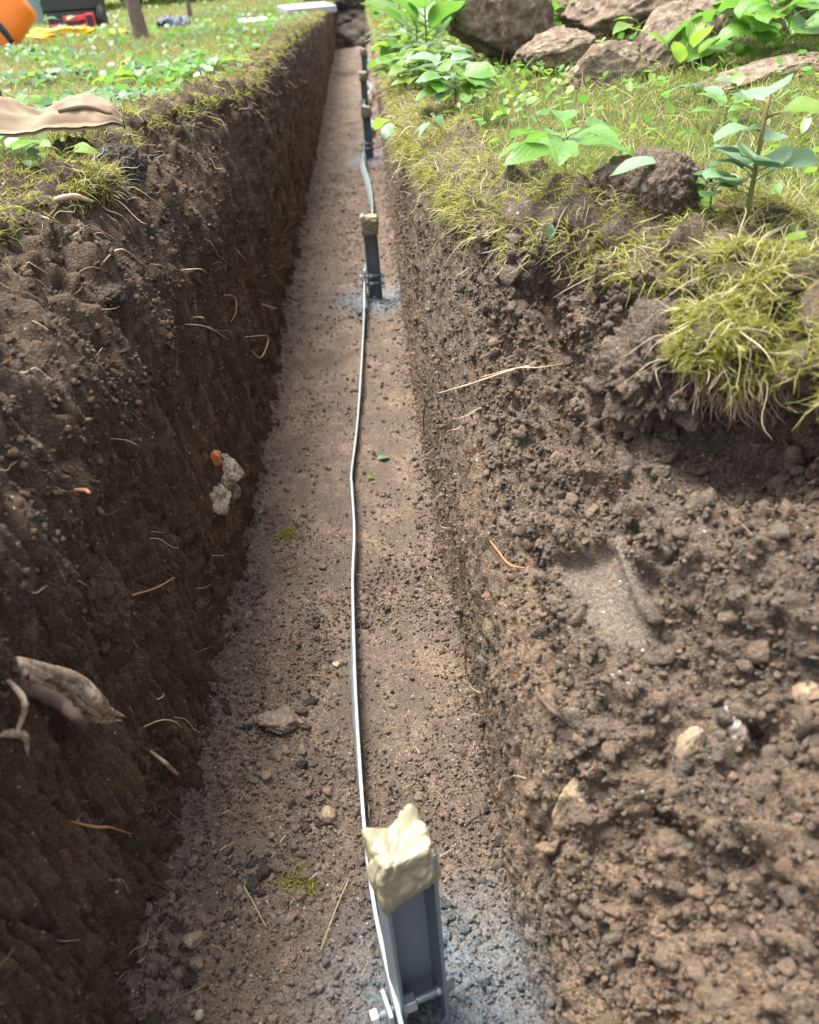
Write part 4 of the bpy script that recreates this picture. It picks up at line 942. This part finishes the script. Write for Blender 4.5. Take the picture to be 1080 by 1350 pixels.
weed(G(945, 78), 'celandine-like weed with lobed leaves and a yellow flower over the slanted rock', 9, .11, 'lobed', M_LEAF, .075, pitch=.15, flower=True)
weed(G(1035, 70), 'large lobed leaves shading the flat slab', 10, .12, 'lobed', M_LEAF, .10, pitch=.2, spread=.7)
weed(G(1010, 55), 'dark lobed weed behind the flat slab', 9, .115, 'lobed', M_LEAF, .11, pitch=.2)
weed(G(915, 125), 'low pale leaf at the foot of the slanted rock', 4, .055, 'ovate', M_BLEAF, .015, pitch=.05)
weed(G(690, 75), 'bluish three-leaved sprig at the foot of the pale rock', 6, .055, 'lobed', M_BLEAF, .035, pitch=.2)
far = [(505, 22), (520, 40), (515, 62), (525, 80), (545, 95), (560, 80), (540, 60), (575, 100), (600, 90), (530, 105), (560, 60), (590, 70), (615, 105), (548, 118), (625, 85)]
FARL = ['round-leaved weed at the far top of the green patch, nearest the dark trench end', 'yellow-green weed second down the trench rim from the far top', 'greyish weed on the trench rim, above the ground-hugging round-leaved one',
 'round-leaved weed on the trench rim midway down the green patch', 'yellow-green weed just inside the rim near the lower green patch', 'greyish weed in the centre of the green patch', 'round-leaved weed between the trench rim and the tall weed',
 'yellow-green weed low in the green patch, below the greyish centre weed', 'greyish weed below the left flank of the big boulder', 'round-leaved weed at the lower trench rim of the green patch', 'yellow-green weed right under the tall broad weed',
 'greyish weed touching the left foot of the big boulder', 'round-leaved weed in the moss below the big boulder', 'yellow-green weed lowest in the green patch', 'greyish weed under the front of the big boulder']
for k, (px, py) in enumerate(far):
    weed(G(px, py), FARL[k], 11, .055, 'ovate' if k % 3 else 'round', [M_LEAF, M_YLEAF, M_BLEAF][k % 3], .04, pitch=.3, group='weeds in the green patch')
for k, (px, py, lab) in enumerate([(572, 38, 'broad upright leaves of the tall weed left of the big boulder'), (545, 16, 'tall leafy weed at the far top of the trench edge'), (600, 30, 'dark big-leaved weed tucked behind the big boulder')]):
    weed(G(px, py), lab, 9, .13, 'ovate', M_LEAF if k != 1 else M_YLEAF, .12, pitch=.8, spread=.6, stem=.003)
# rosettes on the left lawn
lw = [(40, 72), (60, 105), (120, 78), (105, 96), (230, 95), (150, 112), (75, 88), (290, 90), (175, 90), (255, 75), (20, 62), (310, 85)]
LWL = ['green pointed rosette just below the orange tub', 'greyish round rosette behind the tan glove', 'yellow-green pointed rosette below the cable coil', 'green round rosette in mid lawn behind the glove fingers', 'greyish pointed rosette right of the tree trunk near the trench',
 'yellow-green round rosette right behind the moss cushion', 'green pointed rosette left of the mid lawn', 'greyish round rosette close to the trench rim', 'yellow-green pointed rosette below the tree trunk', 'green round rosette below the dark bag', 'greyish pointed rosette at the left margin under the tub', 'yellow-green round rosette nearest the trench rim']
for k, (px, py) in enumerate(lw):
    weed(G(px, py, ('GL',)), LWL[k], 6, .045, 'round' if k % 2 else 'ovate', [M_LEAF, M_BLEAF, M_YLEAF][k % 3], .02, pitch=.25, group='leaf rosettes in the lawn')
weed(G(8, 215, ('GL', 'L')), 'dark glossy leaves at the left margin of the near sod', 3, .045, 'ovate', M_LEAF, .02, pitch=.25, lay=[-.9, -1.8, .6], group='leafy weeds on the near left sod')
weed(G(85, 222, ('GL', 'L')), 'yellow-green pointed leaves on the mossy near sod', 3, .04, 'ovate', M_YLEAF, .018, pitch=.1, lay=[-1.4, -2.0, 1.2], group='leafy weeds on the near left sod')
weed(G(98, 60, ('GL',), 0), 'tall pale weed between red box and tree trunk', 7, .07, 'ovate', M_BLEAF, .12, pitch=.4, group='leafy weeds on the near left sod')
_n = 170; _k = pick(PF, _n, lambda q: (q[:, 1] > .25) * (q[:, 1] < 2.4) * (loose + .25), 77); _p = qF[_k] + np.array([0, 0, .003])
_d = RNG.normal(size=(_n, 3)); _d[:, 2] *= .12
_v, _f = ribbons(_p, _d, RNG.uniform(.006, .035, _n), .0005 * (.6 + .5 * depth(_p)), RNG.uniform(-.3, .3, _n), 4, .08)
tag(nmesh('straw_litter', _v, _f, M_STRAW), 'bits of dry straw scattered on the trench floor', 'straw', kind='stuff')
# moss tufts and stray leaves on the trench floor
def tuft(px, py, n_, rad, L, label):
    c = on(px, py, ('F',)); p = c + np.column_stack([RNG.normal(size=(n_, 2)) * rad, np.zeros(n_)])
    V, F = ribbons(p, upd(n_, .8), RNG.uniform(.4, 1, n_) * L, np.full(n_, .0009), RNG.uniform(-.5, .5, n_), 3, .1)
    tag(nmesh('moss_tuft', V - c, F, M_MOSS), label, 'moss').location = c
tuft(379, 706, 220, .009, .012, 'round tuft of bright moss on the middle floor')
tuft(385, 1162, 120, .011, .016, 'sparse green tuft on the near floor')
tuft(405, 1172, 120, .008, .014, 'sparse tuft of seedlings beside the near tape cap')
def stray(px, py, L, mat, az, label, kind='ovate', keys=('F',), pitch=.1):
    o = bpy.data.objects.new('fallen_leaf', leaf_mesh(kind, mat, 1)); add(o); c = on(px, py, keys) + np.array([0, 0, .006])
    o.matrix_world = Matrix.Translation(c) @ Euler((pitch, 0, az), 'XYZ').to_matrix().to_4x4() @ Matrix.Scale(L, 4); tag(o, label, 'leaf')
stray(345, 680, .02, M_BLEAF, .8, 'pale green leaf near the left floor edge', 'round'); stray(484, 634, .017, M_YLEAF, -1.4, 'bright green leaf touching the strip')
stray(498, 607, .03, M_BLEAF, -1.2, 'grey shrivelled leaf right of the strip'); stray(446, 883, .018, M_STRAW, .3, 'pale dry leaf left of the strip')
stray(726, 300, .022, M_BLEAF, 2.6, 'pale leaf caught on the soil below the right turf', 'ovate', ('R',), -1.2)
M_DRY = leaf_material('dry_leaf', (.24, .13, .06), (.36, .22, .11), .6, .15)
stray(960, 225, .04, M_DRY, -1.3, 'curled brown dead leaf by the big bluish leaves', 'ovate', ('GR', 'R')); 

# ------------------------------------------------------------------ hanging turf flap on the right, moss cushions
M_THATCH = soil_material('thatch', (.045, .036, .016), (.13, .115, .04), (.17, .15, .05), .1, humus=False, speck=0)
def turf(name, c, dims, rot, seed, label, nmoss, L, nstraw=0):
    V = IV5.copy(); V = V * (1 + .55 * fbm(V * 1.5 + seed, 4, .6)[:, None] + .16 * clods(V, 3, seed)[:, None]); V *= np.asarray(dims)
    R = np.array(Euler([math.radians(a) for a in rot]).to_matrix()); V = V @ R.T
    o = nmesh(name, V, IF5, M_THATCH); o.location = c; tag(o, label, 'turf', 'mossy sods on the trench edge')
    nn = V / np.linalg.norm(V, axis=1)[:, None]
    r = np.random.default_rng(seed); wt = np.clip(nn[:, 2] + .6, 0, 1) * (.04 + sstep(-.1, .25, fbm(V * 32 + seed, 3))); k = r.choice(len(V), nmoss, p=wt / wt.sum())
    z = float(depth(np.array([c]))[0])
    v1, f1 = ribbons(V[k] + RNG.normal(size=(nmoss, 3)) * .002, nn[k] * .45 + RNG.normal(size=(nmoss, 3)) * .75, RNG.uniform(.2, 1, nmoss) ** 1.5 * L * .8, np.full(nmoss, .00052 * (.6 + .5 * z)), RNG.uniform(-.7, .7, nmoss), 2, .1, .25)
    mo = nmesh('moss', v1, f1, M_MOSS, parent=o); mo['kind'] = 'stuff'
    ny = nmoss // 5; k = r.choice(len(V), ny, p=wt / wt.sum())
    v1, f1 = ribbons(V[k], nn[k] * .35 + RNG.normal(size=(ny, 3)) * .8, RNG.uniform(.5, 1.8, ny) * L, np.full(ny, .0006 * (.6 + .5 * z)), RNG.uniform(-.5, .5, ny), 3, .15, .35)
    mo = nmesh('grass', v1, f1, M_YGRASS, parent=o); mo['kind'] = 'stuff'
    nh = max(30, nmoss // 50); wl = np.clip(-nn[:, 2] + .25, 0, 1) * (nn @ np.array([-.6, -.6, 0]) > -.3); k = r.choice(len(V), nh, p=wl / wl.sum())
    v1, f1 = ribbons(V[k], nn[k] * .4 + RNG.normal(size=(nh, 3)) * .5 - np.array([0, 0, .7]), RNG.uniform(1, 3.2, nh) * L, np.full(nh, .0004 * (.7 + .5 * z)), RNG.uniform(-.4, .4, nh), 6, .15, .2)
    mo = nmesh('hanging_roots', v1, f1, M_ROOT, parent=o); mo['kind'] = 'stuff'
    if nstraw:
        k = r.choice(len(V), nstraw, p=wt / wt.sum())
        v1, f1 = ribbons(V[k], nn[k] + RNG.normal(size=(nstraw, 3)) * .9, RNG.uniform(1.5, 5, nstraw) * L, np.full(nstraw, .0005 * (.7 + .5 * z)), RNG.uniform(-.5, .5, nstraw), 8, .12, .3)
        mo = nmesh('straw', v1, f1, M_STRAW, parent=o); mo['kind'] = 'stuff'
def cpos(px, py, zlev): return on_plane(px, py, zlev)
turf('turf_flap', cpos(962, 460, -.035), (.046, .045, .034), (10, 30, 20), 3, 'thick mossy turf flap hanging over the dark hollow of right bank', 14000, .011, 120)
turf('turf_flap', cpos(1035, 385, -.012), (.075, .07, .034), (0, 24, 10), 6, 'straw-covered turf at the right margin above the hollow', 9000, .012, 190)
turf('turf_flap', cpos(1010, 290, .0), (.05, .05, .024), (0, 12, 0), 22, 'mixed straw and moss sod behind the straw-covered turf', 4000, .014, 120)
turf('turf_flap', cpos(930, 330, -.02), (.03, .05, .025), (0, 20, -20), 9, 'narrow strip of moss beside the straw-covered turf', 4500, .012, 60)
turf('turf_flap', cpos(840, 262, -.01), (.06, .028, .014), (0, 0, 8), 12, 'thin mossy sod under the crumbly soil mound', 4500, .012, 60)
turf('turf_flap', cpos(100, 250, .03), (.05, .05, .022), (0, -8, 10), 15, 'mossy sod overhanging the left wall nearest the viewer', 5500, .014, 90)
turf('turf_flap', cpos(105, 178, .038), (.045, .05, .018), (0, 0, 0), 18, 'yellow moss cushion in front of the tan glove', 4000, .013, 60)

# ------------------------------------------------------------------ things on the left lawn
M_ORANGE = plain('orange_plastic', (.85, .20, .008), .4, 0, .05, 8, .05)
M_BLACKP = plain('black_plastic', (.02, .021, .024), .45, 0, .2, 20, .1)
M_RED = plain('red_plastic', (.75, .04, .045), .38, 0, .1, 10, .05)
M_GREYP = plain('grey_plastic', (.22, .30, .34), .45, 0, .1, 10, .05)
M_YEL = plain('yellow_cable', (.75, .50, .02), .45, 0, .1, 20, .1)
M_TAN = plain('tan_leather', (.185, .13, .08), .8, 0, .18, 30, .4)
M_BARK = rock_material('bark', (.10, .075, .052), (.19, .15, .11), (.27, .22, .17), 5)
def L(px, py, up=0): return on(px, py, ('GL',)) + np.array([0, 0, up])
def rbox(nm, c, s, mat, parent, bev=.006):
    bm = bmesh.new(); box(bm, c, s); return bobj(nm, bm, mat, parent, bevel=bev)
# red and black tool case
p = L(100, 34); tc = tag(empty('tool_case', p, math.radians(-6)), 'red and black tool case standing beyond the yellow cable', 'tool case')
rbox('body', (0, .0, .075), (.43, .30, .15), M_BLACKP, tc, .012); rbox('lid', (0, 0, .235), (.44, .31, .165), M_BLACKP, tc, .014)
rbox('base_rail', (-.03, -.155, .038), (.33, .03, .045), M_RED, tc, .006); rbox('base_rail', (.07, -.158, .10), (.26, .03, .04), M_RED, tc, .006)
rbox('label_plate', (.03, -.162, .068), (.13, .03, .03), M_BLACKP, tc, .004)
lt = rbox('latch', (.172, -.165, .075), (.06, .03, .085), M_BLACKP, tc, .006); rbox('latch_frame', (.172, -.160, .075), (.082, .026, .11), M_RED, tc, .008)
for k in (-.13, -.06): 
    bm = bmesh.new(); cyl(bm, (k, -.165, .018), .016, .03, 'Y', 18); bobj('foot', bm, M_GRIT, tc, True)
bm = bmesh.new(); cyl(bm, (.225, -.05, .09), .09, .035, 'X', 28); bobj('wheel', bm, M_BLACKP, tc, True)
# grey crate behind it
p = L(40, 30); gc = tag(empty('grey_crate', p, math.radians(4)), 'blue-grey plastic crate left of the red tool case', 'crate')
rbox('body', (0, .10, .13), (.30, .25, .26), M_GREYP, gc, .01); rbox('rim', (0, .10, .27), (.33, .28, .03), M_GREYP, gc, .006)
for k in range(4): rbox('rib', (-.12 + .08 * k, -.03, .13), (.02, .016, .22), M_GREYP, gc, .004)
# orange tub lying tilted
p = L(36, 56); tb = tag(empty('orange_tub', p, 0, 0, 0), 'bright orange plastic tub tipped on the lawn at left margin', 'tub')
bm = bmesh.new(); N = 28; prof = [(.0, .0), (.17, .0), (.19, .02), (.235, .26), (.255, .27), (.255, .28), (.228, .28), (.182, .03), (0, .022)]
ring = []
for (r_, z_) in prof: ring.append([bm.verts.new(((1.0 if abs(math.cos(t_)) < .0 else 1) * r_ * math.copysign(abs(math.cos(t_)) ** .6, math.cos(t_)), .7 * r_ * math.copysign(abs(math.sin(t_)) ** .6, math.sin(t_)), z_)) for t_ in np.linspace(0, 2 * math.pi, N, endpoint=False)])
for a_, b_ in zip(ring, ring[1:]):
    for j in range(N):
        try: bm.faces.new((a_[j], a_[(j + 1) % N], b_[(j + 1) % N], b_[j]))
        except ValueError: pass
bmesh.ops.remove_doubles(bm, verts=bm.verts, dist=1e-5); bmesh.ops.recalc_face_normals(bm, faces=bm.faces)
bd_ = bobj('shell', bm, M_ORANGE, tb, True); bd_.matrix_local = Matrix.Translation((-.13, 0.05, .235)) @ Euler((math.radians(14), math.radians(-122), 0)).to_matrix().to_4x4() @ Matrix.Translation((0, 0, -.12))
ho = tube('handle', [(-.16, -.15, .17), (-.10, -.20, .15), (-.05, -.205, .10), (-.02, -.19, .03)], [.018, .022, .016], M_BLACKP, tb, 14, 9)
# yellow cable coil
p = L(88, 46); yc = tag(empty('cable_coil', p), 'flattened coil of yellow cable in front of the red tool case', 'cable')
for k in range(9):
    r_ = .20 - .006 * k; yo = RNG.normal() * .012; zz = .012 + .008 * (k % 4)
    pts = [(r_ * math.cos(a_) + RNG.normal() * .006 + .02 * math.sin(k), .07 * math.sin(a_) + yo, zz + RNG.normal() * .003 + .02 * math.cos(a_ + k * .2) ** 2) for a_ in np.linspace(0, 6.0, 14)]
    tube('cable', pts, [.0068], M_YEL, yc, 46, 7)
p = L(152, 44); yo_ = tag(empty('yellow_plug', p), 'small yellow plug end lying left of the tree trunk', 'plug')
bm = bmesh.new(); cyl(bm, (0, 0, .025), .022, .09, 'X', 16, .016); bobj('plug_body', bm, M_YEL, yo_, True); bm = bmesh.new(); cyl(bm, (.055, 0, .025), .012, .03, 'X', 12); bobj('tip', bm, M_BLACKP, yo_, True)
# dark bag, paper sheet, board
def cloth(name, c, W, D, H, seed, mat, label, cat, thick=.003, yaw=0, outline=None, sub=34):
    a = np.linspace(-1, 1, sub); A, B = np.meshgrid(a, a, indexing='ij'); qq = np.stack([A, B, A * 0 + seed], -1).reshape(-1, 3)
    h = (np.clip(.5 + fbm(qq * 1.4 + seed, 4), 0, 1.4) * (1 - np.clip(np.maximum(np.abs(A), np.abs(B)), 0, 1).ravel() ** 6 * .6)).reshape(A.shape)
    ridge = (1 - np.abs(fbm(qq * 1.9 + seed * 2, 3)) * 2.2).clip(0, 1).reshape(A.shape) ** 2
    if outline is not None: X, Y = outline(A, B)
    else:
        rr = 1 - .12 * fbm(qq * 1.2 + 9 + seed, 2).reshape(A.shape); X, Y = A * W * rr, B * D * rr
    P = np.stack([X, Y, H * (h * .7 + .4 * ridge)], -1)
    k = sub * sub; V = np.vstack([P.reshape(-1, 3), P.reshape(-1, 3) - np.array([0, 0, thick])]); F = [tuple(f) for f in gridfaces(sub, sub)] + [tuple(f[::-1]) for f in gridfaces(sub, sub, k)]
    idx = np.arange(k).reshape(sub, sub); rg = list(idx[0]) + list(idx[1:, -1]) + list(idx[-1, -2::-1]) + list(idx[1:-1, 0][::-1])
    for u_, v_ in zip(rg, rg[1:] + rg[:1]): F.append((u_, u_ + k, v_ + k, v_))
    o = nmesh(name, V, F, mat); o.location = c; o.rotation_euler.z = yaw
    return tag(o, label, cat)
M_BAG = plain('dark_fabric', (.07, .085, .11), .6, 0, .25, 20, .3); M_WHITE = plain('white_paper', (.42, .48, .50), .5, 0, .06, 10, .1); M_CONC = plain('pale_board', (.30, .31, .30), .8, 0, .15, 15, .3)
cloth('dark_bag', L(228, 33), .11, .08, .10, 5, M_BAG, 'crumpled dark bag on the lawn right of the tree trunk', 'bag')
stone('grey_bundle', L(212, 32, .012), (.05, .04, .02), (0, 5, 0), 71, M_GREYS, 'flat grey bundle lying against the dark bag', 'bundle', 3, .15, 4)
cloth('paper_sheet', L(330, 24), .10, .12, .035, 8, M_WHITE, 'pale sheet of paper lying far out on the lawn', 'paper', yaw=.4)
bm = bmesh.new(); box(bm, (0, 0, .03), (.42, .5, .05)); o = bobj('pale_board', bm, M_CONC, None, bevel=.006); o.location = on(405, 10, ('GL',)); o.rotation_euler = (.03, 0, .25); tag(o, 'pale grey board lying near the far trench end', 'board')
stone('pale_wrapper', L(246, 34, .008), (.03, .02, .012), (0, 0, 20), 72, M_YLEAF, 'little yellowish scrap beside the dark bag', 'scrap', 3, .2, 4)
# tan glove with ribbed cuff on the edge
gp = on(62, 150, ('GL', 'L'))
gl = tag(empty('work_glove', gp + np.array([-.03, .02, .004]), math.radians(4)), 'crumpled tan work glove lying on the left edge of the trench', 'glove')
def glove_palm():
    a_ = np.linspace(0, 1, 60); b_ = np.linspace(-1, 1, 30); A, B = np.meshgrid(a_, b_, indexing='ij'); qq = np.stack([A * 3, B, A * 0 + 3.3], -1).reshape(-1, 3)
    X = -.125 + .25 * A; half = .052 - .014 * A - .030 * sstep(.86, 1, A)
    Y = B * half + .006 * np.sin(A * 11)
    Z = np.interp(A, [0, .12, .3, .52, .62, .8, .95, 1], [.052, .060, .045, .020, .026, .036, .022, .006]) * (1 - .55 * np.abs(B) ** 2.5)
    Z = Z + .018 * ridged(qq * .9, 2).reshape(A.shape) * (1 - np.abs(B) ** 4) + .004 * np.abs(fbm(qq * 2.5, 3)).reshape(A.shape) + .010 * (B < -.6) * np.sin(A * 14) * (-B - .6)
    P = np.stack([X, Y, Z], -1); k = A.size; Q = P.reshape(-1, 3) - np.array([0, 0, .005])
    F = [tuple(f) for f in gridfaces(60, 30)[:, ::-1]] + [tuple(f) for f in gridfaces(60, 30, k)]
    idx = np.arange(k).reshape(60, 30); rg = list(idx[0]) + list(idx[1:, -1]) + list(idx[-1, -2::-1]) + list(idx[1:-1, 0][::-1])
    for u_, v_ in zip(rg, rg[1:] + rg[:1]): F.append((u_, u_ + k, v_ + k, v_))
    return nmesh('palm', np.vstack([P.reshape(-1, 3), Q]), F, M_TAN, parent=gl)
glove_palm()
for k in range(3): tube('seam', [(.04, -.022 + .02 * k, .034), (.08, -.020 + .018 * k, .036), (.112, -.012 + .012 * k, .022)], [.0035, .004, .003], M_TAN, gl, 10, 6)
cu = tube('cuff', [(-.085, .01, .05), (-.092, .05, .055), (-.10, .085, .05)], [.028, .032, .028], M_BLACKP, gl, 26, 16)
V = np.array([v.co[:] for v in cu.data.vertices]); 
for k in range(7):
    s_ = k / 6; c_ = np.array([-.085 - .015 * s_, .01 + .075 * s_, .05 + .005 * math.sin(3 * s_)]); a_ = np.linspace(0, 2 * math.pi, 13)
    tube('rib', [tuple(c_ + .0315 * np.array([math.cos(x_), .1 * math.cos(x_), math.sin(x_)])) for x_ in a_], [.0028], M_BLACKP, cu, 30, 5)
# young tree trunks
def tree(px, py, rad, h, lean, label):
    p = on(px, py, ('GL',)); t_ = tag(empty('young_tree', p), label, 'tree', 'young trees on the lawn')
    tube('trunk', [(0, 0, -.05), (0, 0, .06), (lean * .4, 0, h * .4), (lean, 0, h)], [rad * 1.5, rad, rad * .9, rad * .5], M_BARK, t_, 40, 14, .05, 3)
    for k in range(4):
        a_ = k * 1.7; b_ = h * (.55 + .1 * k); tube('branch', [(lean * .7, 0, b_), (.35 * math.cos(a_), .35 * math.sin(a_), b_ + .35), (.7 * math.cos(a_), .7 * math.sin(a_), b_ + .55)], [rad * .45, rad * .15], M_BARK, t_, 10, 7)
    n_ = 700; dd = RNG.normal(size=(n_, 3)); dd /= np.linalg.norm(dd, axis=1)[:, None]; c_ = dd * RNG.uniform(.3, 1, (n_, 1)) ** .5 * np.array([.8, .8, .6]) * (1 + .3 * fbm(dd * 2, 2)[:, None]) + np.array([lean, 0, h + .1])
    v1, f1 = ribbons(c_, RNG.normal(size=(n_, 3)), np.full(n_, .10), np.full(n_, .022), RNG.uniform(-.5, .5, n_), 3)
    cr = nmesh('crown', v1, f1, M_LEAF, parent=t_); cr['kind'] = 'stuff'
tree(187, 46, .040, 2.3, -.12, 'young tree trunk on the lawn beside the dark bag')
tree(253, 17, .022, 2.1, .05, 'thin dark sapling trunk farther back on the lawn')
# shrubs closing the garden at the back
def shrub(x, y, r_, h, mat, label):
    n_ = 900; dd = RNG.normal(size=(n_, 3)); dd[:, 2] = np.abs(dd[:, 2]); dd /= np.linalg.norm(dd, axis=1)[:, None]
    c_ = dd * RNG.uniform(.15, 1, (n_, 1)) ** .4 * np.array([r_, r_, h]) * (1 + .35 * fbm(dd * 2.3 + x, 3)[:, None])
    t_ = tag(empty('shrub', (x, y, float(gz(y)))), label, 'shrub', 'shrubs at the back of the garden')
    v1, f1 = ribbons(c_, RNG.normal(size=(n_, 3)) + np.array([0, 0, .3]), np.full(n_, .26), np.full(n_, .07), RNG.uniform(-.5, .5, n_), 3)
    nmesh('foliage', v1, f1, mat, parent=t_)['kind'] = 'stuff'
    for k in range(4): tube('stem', [(0, 0, -.05), (RNG.normal() * r_ * .2, RNG.normal() * r_ * .2, h * .4), (RNG.normal() * r_ * .5, RNG.normal() * r_ * .5, h * .8)], [.04, .015], M_BARK, t_, 8, 6)
for k in range(11):
    x = -9 + k * 1.9; shrub(x, 14.5 + 1.2 * math.sin(k * 2.1), 1.5, 2.2, [M_LEAF, M_GRASS][k % 2], 'dark green shrub, %s from the left in the row behind the garden' % ['first', 'second', 'third', 'fourth', 'fifth', 'sixth', 'seventh', 'eighth', 'ninth', 'tenth', 'last'][k])
# low spoil heap past the trench end
p = np.array([-.15, Y_END + .35, float(gz(Y_END))]); lumpy('spoil_heap', p, (.45, .4, .22), (0, 0, 0), 64, M_TOP, 'dark heap of spoil past the far end of the trench', 'soil heap', .25)
